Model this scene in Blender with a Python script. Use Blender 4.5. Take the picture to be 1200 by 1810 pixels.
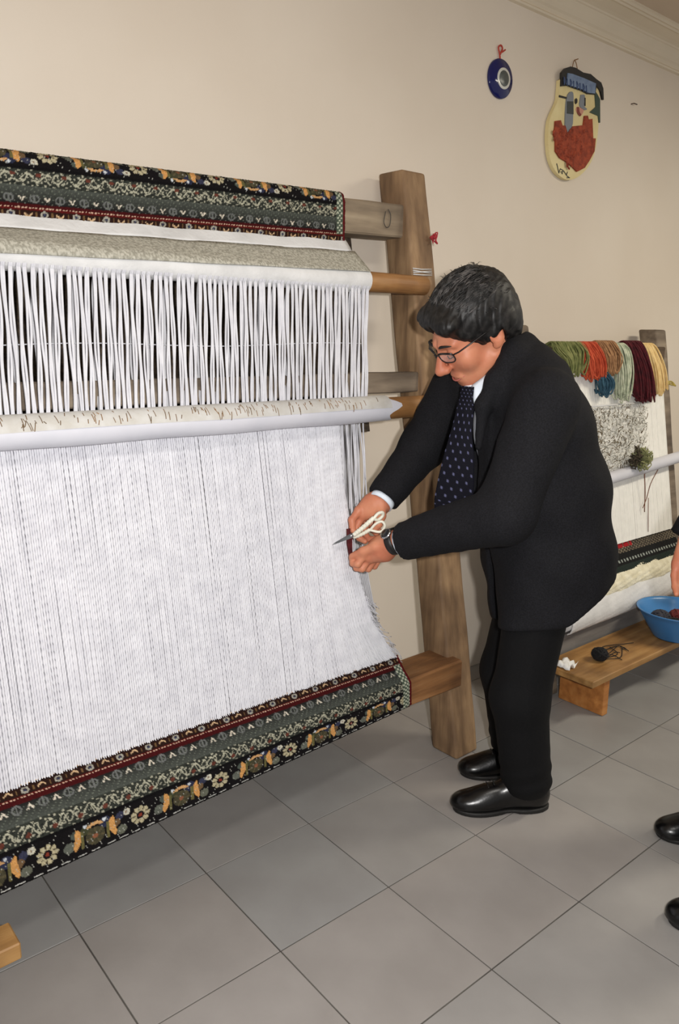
import bpy, bmesh, math, random
import numpy as np
from mathutils import Vector, Matrix
for o in list(bpy.data.objects): bpy.data.objects.remove(o)
scene = bpy.context.scene
col = scene.collection
rng = np.random.default_rng(7); random.seed(7)

# ------------------------------------------------------------------ camera
IW, IH, FPX = 1200, 1810, 1357.0
YAW, PIT, ROL = -0.69123, -0.22351, 0.011374
CAM = np.array([-0.51205, -1.87987, 1.35514])
def rotx(a): c, s = math.cos(a), math.sin(a); return np.array([[1,0,0],[0,c,-s],[0,s,c]])
def rotz(a): c, s = math.cos(a), math.sin(a); return np.array([[c,-s,0],[s,c,0],[0,0,1]])
CM = rotz(YAW) @ rotx(math.pi/2 + PIT) @ rotz(ROL)
RX, UPV, FW = CM[:,0], CM[:,1], -CM[:,2]
cd = bpy.data.cameras.new('camera'); cam = bpy.data.objects.new('camera', cd); col.objects.link(cam)
m4 = np.eye(4); m4[:3,:3] = CM; m4[:3,3] = CAM
cam.matrix_world = Matrix(m4.tolist())
cd.sensor_fit = 'VERTICAL'; cd.sensor_height = 36.0; cd.lens = 36.0*FPX/IH; cd.clip_start = 0.02
scene.camera = cam
# pixel -> direction helpers; distances come from the plane each thing stands on
def ray(px, py): return CM @ np.array([(px-600)/FPX, -(py-905)/FPX, -1.0])
def V(px, py, D): return CAM + ray(px, py)*D

# ------------------------------------------------------------------ light and exposure
world = bpy.data.worlds.new('room_light'); scene.world = world; world.use_nodes = True
bg = world.node_tree.nodes['Background']; bg.inputs[0].default_value = (1.0, 0.97, 0.93, 1); bg.inputs[1].default_value = 0.40
def area(name, loc, target, size, power, color, sy=None):
    l = bpy.data.lights.new(name, 'AREA'); l.energy = power; l.color = color; l.size = size
    if sy: l.shape = 'RECTANGLE'; l.size_y = sy
    o = bpy.data.objects.new(name, l); col.objects.link(o); o.location = loc
    o.rotation_euler = (Vector(target)-Vector(loc)).to_track_quat('-Z', 'Y').to_euler(); return o
flash_pos = CAM + RX*0.13 + UPV*0.05 - FW*0.02
area('camera_flash', flash_pos, CAM + FW*2.0, 0.05, 34.0, (1.0, 0.98, 0.96))
area('ceiling_lamp', (0.5, -1.9, 2.58), (0.5, -1.9, 0), 1.2, 16.0, (1.0, 0.96, 0.90), 0.3)
area('ceiling_lamp', (3.2, -1.9, 2.58), (3.2, -1.9, 0), 1.2, 50.0, (1.0, 0.92, 0.76), 0.3)
scene.view_settings.view_transform = 'Standard'; scene.view_settings.look = 'None'
scene.view_settings.exposure = 0.07; scene.view_settings.gamma = 1.0; scene.view_settings.use_curve_mapping = False

# ------------------------------------------------------------------ object helpers
BASE = {}
def tag(o, label=None, cat=None, group=None, kind=None):
    if label: o['label'] = label
    if cat: o['category'] = cat
    if group: o['group'] = group
    if kind: o['kind'] = kind
    return o
def thing(name, loc, label, cat, group=None):
    o = bpy.data.objects.new(name, None); col.objects.link(o); o.location = loc; o.empty_display_size = 0.1
    BASE[o] = np.array(loc, float); return tag(o, label, cat, group)
def mesh_obj(name, v, f, mat, parent=None, smooth=True, base=None, cols=None):
    """v in world coordinates; the origin goes to the parent's base or to `base`."""
    v = np.asarray(v, float).reshape(-1,3)
    b = BASE[parent] if parent is not None else (np.array(base, float) if base is not None else np.array([v[:,0].mean(), v[:,1].mean(), v[:,2].min()]))
    me = bpy.data.meshes.new(name)
    w = v - b
    if isinstance(f, np.ndarray):
        n, k = f.shape
        me.vertices.add(len(w)); me.vertices.foreach_set('co', w.astype(np.float32).ravel())
        me.loops.add(n*k); me.loops.foreach_set('vertex_index', f.astype(np.int32).ravel())
        me.polygons.add(n); me.polygons.foreach_set('loop_start', np.arange(0, n*k, k, dtype=np.int32))
        me.update(calc_edges=True); me.validate()
    else:
        me.from_pydata(w.tolist(), [], [list(q) for q in f]); me.update()
    if smooth: me.polygons.foreach_set('use_smooth', [True]*len(me.polygons))
    if cols is not None:
        a = me.color_attributes.new('knots', 'FLOAT_COLOR', 'POINT')
        c4 = np.ones((len(w),4), np.float32); c4[:,:3] = cols; a.data.foreach_set('color', c4.ravel())
    if mat: me.materials.append(mat)
    o = bpy.data.objects.new(name, me); col.objects.link(o)
    if parent is not None: o.parent = parent; BASE[o] = b
    else: o.location = b; BASE[o] = b
    return o
def merge(parts):
    vs, fs, n = [], [], 0
    for v, f in parts:
        v = np.asarray(v, float).reshape(-1,3); vs.append(v); fs += [[i+n for i in q] for q in f]; n += len(v)
    return np.concatenate(vs), fs
def from_bm(bm):
    bm.verts.index_update(); v = np.array([w.co[:] for w in bm.verts]); f = [[w.index for w in q.verts] for q in bm.faces]; bm.free(); return v, f
def box(o, a, b, c, bevel=0.004, cuts=0, seg=1):
    """box spanned by vectors a,b,c from corner o, bevelled; optional cuts along c"""
    o, a, b, c = (np.array(q, float) for q in (o, a, b, c))
    bm = bmesh.new(); n = cuts+1; rings = []
    for k in range(n+1):
        q = o + c*k/n; rings.append([bm.verts.new(q), bm.verts.new(q+a), bm.verts.new(q+a+b), bm.verts.new(q+b)])
    bm.faces.new(rings[0][::-1]); bm.faces.new(rings[-1])
    for k in range(n):
        for i in range(4): bm.faces.new((rings[k][i], rings[k][(i+1)%4], rings[k+1][(i+1)%4], rings[k+1][i]))
    bmesh.ops.recalc_face_normals(bm, faces=bm.faces)
    if bevel:
        ed = [e for e in bm.edges if len(e.link_faces)==2 and e.calc_face_angle(0) > 0.5]
        bmesh.ops.bevel(bm, geom=ed, offset=bevel, segments=seg, affect='EDGES', profile=0.5)
    return from_bm(bm)
def wobble(v, amp, freq, seed=0):
    from mathutils import noise
    out = np.array(v, float)
    for i, p in enumerate(v):
        q = Vector(p)*freq + Vector((seed*7.3, seed*3.1, seed*5.7))
        out[i] += np.array(noise.noise_vector(q))*amp
    return out
def frame_of(t):
    t = t/np.linalg.norm(t); a = np.array([0,0,1.0]) if abs(t[2]) < .9 else np.array([1.0,0,0])
    u = np.cross(a, t); u /= np.linalg.norm(u); return u, np.cross(t, u)
def tube(pts, r, n=8, cap=True):
    pts = np.asarray(pts, float); m = len(pts); r = np.broadcast_to(np.asarray(r, float), (m,))
    v, f = [], []; u = None
    for i in range(m):
        t = pts[min(i+1,m-1)] - pts[max(i-1,0)]; t = t/(np.linalg.norm(t)+1e-12)
        if u is None: u, w = frame_of(t)
        else:
            u = u - t*(u@t); u /= np.linalg.norm(u); w = np.cross(t, u)
        for k in range(n):
            a = 2*math.pi*k/n; v.append(pts[i] + r[i]*(math.cos(a)*u + math.sin(a)*w))
    for i in range(m-1):
        for k in range(n): f.append((i*n+k, i*n+(k+1)%n, (i+1)*n+(k+1)%n, (i+1)*n+k))
    if cap: f.append(tuple(range(n))[::-1]); f.append(tuple((m-1)*n+k for k in range(n)))
    return np.array(v), f
def prism(poly, o, eu, ev, en, th):
    """polygon (u,v) list extruded by th along en"""
    o, eu, ev, en = (np.array(q, float) for q in (o, eu, ev, en)); n = len(poly)
    v = [o + eu*p[0] + ev*p[1] for p in poly] + [o + eu*p[0] + ev*p[1] + en*th for p in poly]
    f = [tuple(range(n))[::-1], tuple(range(n, 2*n))] + [(i, (i+1)%n, n+(i+1)%n, n+i) for i in range(n)]
    return np.array(v), f
def lathe(prof, c, n=40):
    v, f = [], []; m = len(prof)
    for r, z in prof:
        for k in range(n): a = 2*math.pi*k/n; v.append((c[0]+r*math.cos(a), c[1]+r*math.sin(a), c[2]+z))
    for i in range(m-1):
        for k in range(n): f.append((i*n+k, i*n+(k+1)%n, (i+1)*n+(k+1)%n, (i+1)*n+k))
    return np.array(v), f
def bez(*p, n=16):
    """Catmull-Rom through points"""
    p = np.asarray(p, float); q = np.vstack([2*p[0]-p[1], p, 2*p[-1]-p[-2]]); out = []
    for i in range(1, len(q)-2):
        for t in np.linspace(0, 1, n, endpoint=False):
            a, b, c, d = q[i-1], q[i], q[i+1], q[i+2]
            out.append(.5*((2*b)+(c-a)*t+(2*a-5*b+4*c-d)*t*t+(3*b-a-3*c+d)*t**3))
    out.append(p[-1]); return np.array(out)

# ------------------------------------------------------------------ materials
def srgb(r, g, b):
    return tuple((c/255/12.92 if c/255 <= .04045 else ((c/255+.055)/1.055)**2.4) for c in (r, g, b))
def mat(name, c1, c2=None, scale=8.0, stretch=(1,1,1), rough=0.7, bump=0.0, bscale=None, metal=0.0, detail=5.0, spec=0.5, c3=None, sheen=0.0, coords='Object', lo=0.35, hi=0.65):
    m = bpy.data.materials.new(name); m.use_nodes = True; nt = m.node_tree; N = nt.nodes; L = nt.links
    p = N['Principled BSDF']; p.inputs['Roughness'].default_value = rough; p.inputs['Metallic'].default_value = metal
    p.inputs['Specular IOR Level'].default_value = spec
    if sheen: p.inputs['Sheen Weight'].default_value = sheen
    p.inputs['Base Color'].default_value = (*c1, 1)
    if c2 is not None or bump:
        tc = N.new('ShaderNodeTexCoord'); mp = N.new('ShaderNodeMapping'); mp.inputs['Scale'].default_value = stretch
        L.new(tc.outputs[coords], mp.inputs[0])
    if c2 is not None:
        nz = N.new('ShaderNodeTexNoise'); nz.inputs['Scale'].default_value = scale; nz.inputs['Detail'].default_value = detail
        L.new(mp.outputs[0], nz.inputs['Vector'])
        rp = N.new('ShaderNodeValToRGB'); e = rp.color_ramp.elements
        e[0].position = lo; e[0].color = (*c1, 1); e[1].position = hi; e[1].color = (*c2, 1)
        if c3 is not None: x = e.new(.5); x.color = (*c3, 1)
        L.new(nz.outputs['Fac'], rp.inputs[0]); L.new(rp.outputs[0], p.inputs['Base Color'])
    if bump:
        n2 = N.new('ShaderNodeTexNoise'); n2.inputs['Scale'].default_value = bscale or scale*4; n2.inputs['Detail'].default_value = 4
        L.new(mp.outputs[0], n2.inputs['Vector'])
        bp = N.new('ShaderNodeBump'); bp.inputs['Strength'].default_value = bump; bp.inputs['Distance'].default_value = 0.004
        L.new(n2.outputs['Fac'], bp.inputs['Height']); L.new(bp.outputs[0], p.inputs['Normal'])
    return m
def wood(name, dark, mid, light, stretch, rough=0.75, scale=6.0, bump=0.5):
    """grain noise stretched along the timber, plus large stains"""
    m = mat(name, dark, light, scale=scale, stretch=stretch, rough=rough, bump=bump, bscale=scale*3, c3=mid, detail=9.0, lo=.25, hi=.75)
    nt = m.node_tree; N = nt.nodes; L = nt.links; p = N['Principled BSDF']
    src = p.inputs['Base Color'].links[0].from_socket
    tc = N.new('ShaderNodeTexCoord'); nz = N.new('ShaderNodeTexNoise'); nz.inputs['Scale'].default_value = 5.0; nz.inputs['Detail'].default_value = 3
    L.new(tc.outputs['Object'], nz.inputs['Vector'])
    rp = N.new('ShaderNodeValToRGB'); rp.color_ramp.elements[0].position = .38; rp.color_ramp.elements[0].color = (.62,.6,.6,1); rp.color_ramp.elements[1].position = .6; rp.color_ramp.elements[1].color = (1,1,1,1)
    L.new(nz.outputs['Fac'], rp.inputs[0])
    mx = N.new('ShaderNodeMix'); mx.data_type = 'RGBA'; mx.blend_type = 'MULTIPLY'; mx.inputs[0].default_value = 1.0
    L.new(src, mx.inputs[6]); L.new(rp.outputs[0], mx.inputs[7]); L.new(mx.outputs[2], p.inputs['Base Color'])
    return m
def knots_mat(name, rough=0.95):
    m = mat(name, (1,1,1), rough=rough, bump=.35, bscale=420, spec=.15); N = m.node_tree.nodes
    a = N.new('ShaderNodeVertexColor'); a.layer_name = 'knots'
    m.node_tree.links.new(a.outputs[0], N['Principled BSDF'].inputs['Base Color']); return m

M_WALL = mat('wall_paint', srgb(222,211,196), srgb(216,204,188), scale=1.6, rough=.75, bump=.08, bscale=60)
M_TRIM = mat('crown_paint', srgb(224,211,188), srgb(216,203,180), scale=3, rough=.6)
M_CEIL = mat('ceiling_paint', srgb(205,188,168), srgb(198,181,160), scale=2, rough=.85)
M_GROUT = mat('grout', srgb(70,66,62), srgb(96,92,86), scale=9, rough=.95, bump=.4)
M_TILE = [mat('tile_glaze_%s' % n, srgb(*a), srgb(*b), scale=5, rough=.42, bump=.05, bscale=140, spec=.35)
          for n, a, b in (('grey', (152,149,146), (143,140,137)), ('warm', (155,150,146), (146,141,137)), ('cool', (149,148,146), (141,139,137)))]
M_POST = wood('weathered_post_wood', srgb(96,72,50), srgb(148,118,86), srgb(182,150,112), (4,4,.55))
M_POSTG = wood('grey_weathered_wood', srgb(88,76,64), srgb(126,112,96), srgb(160,145,125), (.55,4,4))
M_BEAMG = wood('grey_beam_wood', srgb(112,98,82), srgb(146,130,108), srgb(172,156,132), (.5,4,5))
M_BEAMO = wood('orange_beam_wood', srgb(96,62,34), srgb(150,104,62), srgb(176,134,92), (.5,4,5))
M_ROD = wood('turned_rod_wood', srgb(136,92,50), srgb(182,132,78), srgb(206,162,108), (.5,5,5), rough=.55)
M_BENCH = wood('bench_wood', srgb(150,92,44), srgb(190,124,62), srgb(214,152,86), (.6,5,5), rough=.55, bump=.25)
M_BENCHT = wood('bench_top_wood', srgb(128,92,50), srgb(166,124,72), srgb(190,150,96), (.6,5,5), rough=.55, bump=.25)
M_STONE = mat('grey_painted_beam', srgb(96,92,90), srgb(124,120,116), scale=7, stretch=(.5,3,3), rough=.8, bump=.2)
M_WARP = mat('white_cotton_warp', srgb(208,208,214), srgb(220,220,225), scale=30, rough=.9, spec=.2)
M_WARPB = mat('back_cotton_warp', srgb(196,196,200), srgb(210,210,214), scale=30, rough=.9, spec=.2)
M_SLEEVE = mat('white_paper_sleeve', srgb(200,201,210), srgb(212,212,220), scale=6, rough=.55, bump=.15, bscale=30)
M_CLOTH = mat('white_cotton_cloth', srgb(220,220,220), srgb(206,206,206), scale=14, rough=.9, bump=.4, bscale=90)
M_BANDG = mat('grey_twined_band', srgb(150,147,134), srgb(190,187,174), scale=160, stretch=(1,1,.5), rough=.95, bump=.6, bscale=260, lo=.4, hi=.6)
M_KNOT = knots_mat('carpet_knots')

# ------------------------------------------------------------------ the room
YW, ZC = 0.10, 2.622
def struct(name, v, f, m, parent=None, smooth=False):
    o = mesh_obj(name, v, f, m, parent, smooth); tag(o, kind='structure'); return o
v, f = box((-3, YW, -.1), (9, 0, 0), (0, .12, 0), (0, 0, ZC+.2), 0)
struct('wall_back', v, f, M_WALL)
v, f = box((-3, -5, ZC), (9, 0, 0), (0, 5.2, 0), (0, 0, .1), 0)
struct('ceiling', v, f, M_CEIL)
prof = [(.1,2.522),(.087,2.524),(.084,2.530),(.088,2.535),(.084,2.540),(.080,2.546),(.072,2.552),(.062,2.564),(.054,2.578),(.050,2.588),(.045,2.590),(.043,2.596),
        (.030,2.600),(.010,2.604),(-.010,2.608),(-.020,2.606),(-.026,2.611),(-.034,2.610),(-.040,2.616),(-.046,2.618),(-.048,2.630),(.1,2.630)]
v, f = prism([(a, b) for a, b in prof], (-3,0,0), (0,1,0), (0,0,1), (1,0,0), 9.0)
struct('trim_1', v, f, M_TRIM)
T = 1/3
v, f = box((-3, -5, -.06), (9, 0, 0), (0, 5.1, 0), (0, 0, .0575), 0)
floor = struct('floor', v, f, M_GROUT)
tile_meshes = {}
def tile(x0, x1, y0, y1, k):
    g = .0017; w, h = x1-x0-2*g, y1-y0-2*g; key = (round(w,3), round(h,3), k)
    if key not in tile_meshes:
        tv, tf = box((-w/2,-h/2,-.006), (w,0,0), (0,h,0), (0,0,.006), .0006)
        me = bpy.data.meshes.new('tile'); me.from_pydata(tv.tolist(), [], tf); me.materials.append(M_TILE[k]); tile_meshes[key] = me
    o = bpy.data.objects.new('tile', tile_meshes[key]); col.objects.link(o); o.parent = floor
    o.location = Vector(((x0+x1)/2, (y0+y1)/2, random.uniform(-.0006, 0.0))) - floor.location
for j in range(-1, 6):
    for i in range(-4, 14):
        y1 = -j*T; y0 = y1-T
        if j == -1: y0, y1 = 0.0, YW
        tile(i*T, (i+1)*T, y0, y1, random.randrange(3))

# ------------------------------------------------------------------ carpet pattern (one colour per knot)
def carpet_colour(x, s):
    """x along the wall, s distance from the fell line (metres); returns linear rgb per knot"""
    x = x.ravel(); s = s.ravel(); n = len(x); out = np.zeros((n,3)); C = lambda *c: np.array(srgb(*c))
    jit = rng.uniform(.8, 1.2, n)
    def put(mask, c): out[mask] = C(*c)
    def ph(p, x0): return (x - x0 + p/2) % p - p/2
    put(s < 9, (20,17,19))
    # band A: dark guard stripe with rings and chevrons
    a = s < .034; put(a, (44,24,19))
    put((s < .0055) & (np.sin(x*2*np.pi/.0075) > -.1), (244,196,136)); put((s >= .0055) & (s < .0085), (30,16,14))
    d = np.hypot(ph(.072,-.085), s-.020); put(a & (d < .0088) & (d > .0045), (172,168,156)); put(a & (d < .003), (60,66,90))
    p = ph(.072,-.049); put(a & (np.abs(p) < .009) & (np.abs(s-.014-np.abs(p)*.85) < .0024), (214,180,140))
    put(a & (np.abs(ph(.036,-.067)) < .0016) & (np.abs(s-.02) < .006), (120,92,60))
    put((s >= .0315) & (s < .035), (92,20,18))
    put((s >= .035) & (s < .0385) & (np.sin(x*2*np.pi/.0075) > -.2), (226,190,164)); put((s >= .035) & (s < .0385) & (np.sin(x*2*np.pi/.0075) <= -.2), (70,18,16))
    put((s >= .0385) & (s < .050), (70,14,16))
    # band C: grey-green with triangles and rings
    c = (s >= .050) & (s < .103); t = np.clip((s-.05)/.05, 0, 1)[:,None]
    out[c] = ((1-t)*C(30,29,29) + t*C(78,82,76))[c]
    q = ph(.056,-.112); d = np.hypot(q, (s-.065)*.9); put(c & (d < .0115) & (d > .0075), (112,114,112)); put(c & (np.abs(q) < .002) & (d < .0115), (112,114,112))
    q = ph(.056,-.084); put(c & (s > .056) & (s < .072) & (np.abs(q) < (s-.056)*.55) & (np.abs(q) > (s-.062)*.35), (224,214,196))
    put(c & (np.sin(x*420+s*900)*np.sin(s*640) > .78), (112,118,106))
    # band D: pale leafy vine
    dd = (s >= .103) & (s < .150); put(dd, (54,57,51))
    w1 = np.abs(s-.127-.012*np.sin(x*2*np.pi/.044)) < .0032; w2 = np.abs(s-.127+.013*np.sin(x*2*np.pi/.029+1)) < .0028
    put(dd & (w1 | w2), (186,184,162)); put(dd & (np.sin(x*330)*np.sin(s*410+x*60) > .55), (178,176,156)); put(dd & (np.sin(x*270+2)*np.sin(s*500) < -.72), (30,32,30))
    d = np.hypot(ph(.056,-.10), s-.136); put(dd & (d < .006), (110,60,48))
    put((s >= .150) & (s < .158), (14,12,14)); put((s >= .1525) & (s < .1545), (190,186,160))
    # main border
    m = (s >= .158) & (s < .232)
    def disc(p0, sc, rad, c, per=.215, sx=1.0): q = ph(per, p0); put(m & (np.hypot(q*sx, s-sc) < rad), c)
    disc(-.150, .176, .014, (48,52,76)); disc(.02, .178, .012, (70,72,50)); disc(.10,.176,.010,(60,62,84))
    disc(-.018, .205, .013, (106,110,100)); disc(-.112, .214, .012, (110,112,98)); disc(-.005, .180, .010, (84,92,84)); disc(-.124,.190,.010,(116,92,66))
    for x0, sg in ((-.001, 1), (.083, -1), (.19-.215, 0)):
        q = ph(.215, x0)
        if sg: put(m & (np.abs(q - sg*.004*np.sin((s-.17)*90)) < .0085*np.sin(np.clip((s-.168)/.052,0,1)*np.pi)**.6) & (s > .168) & (s < .222), (222,164,98))
    for x0 in (.012, .070):
        q = ph(.215, x0); put(m & (np.abs(q) < .0035) & (s > .178) & (s < .22), (112,106,66))
    q = ph(.215, .041); d = np.hypot(q, s-.200); put(m & (d < .022), (76,72,54)); put(m & (d < .022) & (np.sin(np.arctan2(s-.2, q)*7) > .6), (96,88,64)); put(m & (d < .006), (150,96,70))
    d2 = np.hypot(q, (s-.186)*1.15); put(m & (np.abs(d2-.020) < .0045) & (s < .176), (218,170,116)); put(m & (np.hypot(np.abs(q)-.022, s-.168) < .004), (214,220,226))
    q = ph(.215, -.066); d = np.hypot(q, s-.197); an = np.arctan2(s-.197, q)
    put(m & (d < .0225+.002*np.cos(an*9)) & (d > .010), (196,186,152)); put(m & (d < .021) & (d > .012) & (np.cos(an*9) < -.75), (70,60,46)); put(m & (d <= .010), (26,20,24)); put(m & (d < .0045), (140,60,44))
    q = ph(.215, -.098); d = np.hypot(q, s-.173); put(m & (d < .0085) & (d > .003), (226,220,196)); put(m & (d <= .003), (120,80,40))
    q = ph(.215, .115); d = np.hypot(q, s-.172); put(m & (d < .007) & (d > .003), (206,204,190))
    put(m & (np.sin(x*510+s*330)*np.sin(s*700-x*120) > .93), (190,190,180))
    # bottom edge
    put((s >= .232) & (s < .239), (24,22,24)); put((s >= .2335) & (s < .2385) & (np.sin(x*190)+.6*np.sin(x*457) > -.35), (228,228,222))
    return out * jit[:,None] * .74
def carpet_sheet(name, profs, xs, scale, parent, lastx=None, edge=None):
    """profs(x) -> list of (y,z); sampled every 2.3 mm of arc"""
    ref = np.array(profs(.5)); L = np.concatenate([[0], np.cumsum(np.hypot(*np.diff(ref, axis=0).T))]); m = int(L[-1]/.0022)+1
    st = np.linspace(0, L[-1], m); n = len(xs)
    P = np.zeros((n, m, 3))
    for i, x in enumerate(xs):
        q = np.array(profs(x)); P[i,:,0] = x; P[i,:,1] = np.interp(st, L, q[:,0]); P[i,:,2] = np.interp(st, L, q[:,1])
    P[...,1:] += rng.normal(0, .0005, (n, m, 2))
    cols = carpet_colour(np.repeat(xs, m), np.tile(st/scale, n))
    if edge is not None:
        side = np.repeat(xs, m) > edge-.009; cols[side] = srgb(84,16,20)
        s2 = np.tile(st/scale, n); side = (np.repeat(xs, m) > edge-.034) & ~side & (s2 > .035)
        X = np.repeat(xs, m); wv = np.sin(s2*330)*np.sin(X*420+1) > .15; cols[side] = np.where(wv[side][:,None], srgb(176,180,160), srgb(74,84,72))
    idx = np.arange(n*m).reshape(n, m)
    F = np.stack([idx[:-1,:-1], idx[:-1,1:], idx[1:,1:], idx[1:,:-1]], -1).reshape(-1,4)
    o = mesh_obj(name, P.reshape(-1,3), F, M_KNOT, parent, True, cols=cols)
    sm = o.modifiers.new('thickness', 'SOLIDIFY'); sm.thickness = .004; sm.offset = -1
    return o

def cords(P, r, sides=5, twist=0.0, ply=0.0):
    """P (n,m,3): n cords of m points, running mostly downwards -> joined tubes"""
    n, m, _ = P.shape; a = np.arange(sides)*2*np.pi/sides
    tw = (np.arange(m)*twist)[None,:,None] + rng.uniform(0, 6.28, n)[:,None,None]
    rad = np.broadcast_to(np.asarray(r, float).reshape(-1,1,1), (n,1,1))*(1 + ply*np.cos(2*(a[None,None,:]-tw)))
    W = np.zeros((n, m, sides, 3)); W[...] = P[:,:,None,:]
    W[...,0] += rad*np.cos(a); W[...,1] += rad*np.sin(a)
    idx = np.arange(n*m*sides).reshape(n, m, sides); nx = np.roll(idx, -1, 2)
    F = np.stack([idx[:,:-1], nx[:,:-1], nx[:,1:], idx[:,1:]], -1).reshape(-1,4)
    return W.reshape(-1,3), F

# ------------------------------------------------------------------ first loom
SL = .18
def fy(z): return -.371 + SL*z
loom = thing('carpet_loom', (1.30, fy(0)+.055, 0), 'large leaning wooden carpet loom with dense white warp and patterned carpet rolls beside the scissors', 'loom')
def post(x0, w, h, d, parent, m, seed, y0=None):
    y0 = fy(0) if y0 is None else y0
    v, f = box((x0, y0, 0), (w,0,0), (0,d,0), (0, SL*h, h), .009, cuts=26, seg=2)
    v = wobble(v, .005, 6.0, seed); v[:,2] = np.maximum(v[:,2], 0.0005)
    return mesh_obj('post', v, f, m, parent, True)
def flat(o):
    for p in o.data.polygons: p.use_smooth = False
    return o
XL = -1.30
p_r = post(1.25, .106, 1.865, .11, loom, M_POST, 1)
post(XL-.115, .115, 1.865, .11, loom, M_POST, 2)
def ztilt(x): return -.026*(1.25-x)
# upper beam: sagging a little towards its far end
v, f = box((XL-.04, -.043, 1.663), (0,.095,0), (0,0,.097), (1.25-XL+.07,0,0), .005, cuts=30)
v = wobble(v, .002, 7, 3); v[:,2] += ztilt(v[:,0]); ub = mesh_obj('upper_beam', v, f, M_BEAMG, loom, False)
v, f = tube(bez((1.175,-.046,1.735),(1.168,-.046,1.705),(1.178,-.046,1.690),(1.192,-.046,1.695),(1.196,-.046,1.725),(1.185,-.046,1.742), n=5), .0013, 5)
mesh_obj('pencil_mark', v + np.array([0,0,-.003]), f, mat('pencil', srgb(70,66,60), rough=.8), ub)
v, f = box((XL-.04, -.352, .250), (0,.128,0), (0,0,.092), (1.25-XL+.07,0,0), .006, cuts=30)
v = wobble(v, .002, 7, 4); mesh_obj('lower_beam', v, f, M_BEAMO, loom, False)
v, f = box((XL-.02, fy(1.22)+.015, 1.190), (0,.06,0), (0,0,.062), (1.25-XL+.04,0,0), .004, cuts=24)
v = wobble(v, .002, 7, 5); mesh_obj('cross_bar', v, f, M_POSTG, loom, False)
# rods across the front of the posts
def rod(z, r, x1, off, seed):
    xs = np.linspace(XL-.1, x1, 40); pts = np.stack([xs, np.full(40, fy(z)-off), np.full(40, z)], 1)
    v, f = tube(pts, r*(1+.03*np.sin(xs*9+seed)), 18); return mesh_obj('heddle_rod', wobble(v, .001, 9, seed), f, M_ROD, loom, True)
R1Z, R2Z = 1.514, 1.152
rod(R1Z, .029, 1.262, .036, 6); rod(R2Z, .033, 1.40, .040, 7)
# white sleeves on the rods
def sleeve(z, off, r, x1, seed, name='rod_sleeve', torn=True):
    n, m = 60, 28; xs = np.linspace(-1.2, x1, n); v = []
    for i, x in enumerate(xs):
        for k in range(m):
            a = 2*np.pi*k/m; xx = x + (.018*math.sin(3*a+.6)+.010*math.sin(5*a) if (i == n-1 and torn) else 0)
            rr = r + .0012*math.sin(x*17+a*2+seed)
            v.append((xx, fy(z)-off-rr*math.cos(a), z+rr*math.sin(a)))
    f = [(i*m+k, i*m+(k+1)%m, (i+1)*m+(k+1)%m, (i+1)*m+k) for i in range(n-1) for k in range(m)]
    f += [tuple(range(m))]; return mesh_obj(name, v, f, M_SLEEVE, loom, True)
s1 = sleeve(R1Z, .036, .0315, 1.02, 1, torn=False); s1.data.materials[0] = M_CLOTH
s2 = sleeve(R2Z, .040, .0370, 1.055, 2)
# brown knots of thread along the lower sleeve
kn = []
for i in range(170):
    x = rng.uniform(-.6, 1.0); a0 = rng.uniform(.5, 1.25); a1 = a0 - rng.uniform(.12, .6)
    an = np.linspace(a0, a1, 4); xx = x + np.linspace(0, rng.normal(0,.003), 4)
    kn.append(tube(np.stack([xx, fy(R2Z)-.040-.0392*np.cos(an), R2Z+.0392*np.sin(an)], 1), .0009, 4))
v, f = merge(kn); tag(mesh_obj('thread_knot', v, f, mat('brown_thread', srgb(104,84,58), srgb(150,110,64), scale=20, rough=.9), loom), kind='stuff')
# carpet, upper roll
def prof_up(x):
    t = ztilt(x); return [(-.052,1.630+t),(-.057,1.642+t),(-.057,1.745+t),(-.050,1.764+t),(-.036,1.771+t),(.050,1.771+t),(.064,1.76+t),(.068,1.70+t),(.067,1.62+t)]
carpet_sheet('carpet', prof_up, np.arange(-.75, 1.003, .0022), .70, loom, edge=1.003)
# carpet, lower roll
def prof_lo(x):
    zb = .208 + .044*(x+.05)
    return [(-.298,.406),(-.328,.372),(-.350,.352),(-.362,.338),(-.366,zb+.012),(-.356,zb),(-.24,zb-.002),(-.218,zb+.02),(-.214,.34)]
carpet_sheet('carpet', prof_lo, np.arange(-.75, 1.035, .0022), .795, loom, edge=1.035)
# finished carpet hanging behind the warp (its plain dark back)
v, f = box((-1.0, fy(1.06)+.150, 1.06), (2.143,0,0), (0,.006,0), (0, SL*.62, .62), .001)
mesh_obj('carpet_back', v, f, mat('carpet_reverse', srgb(52,44,38), srgb(84,70,54), scale=90, rough=.95, bump=.4), loom, False)
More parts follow.
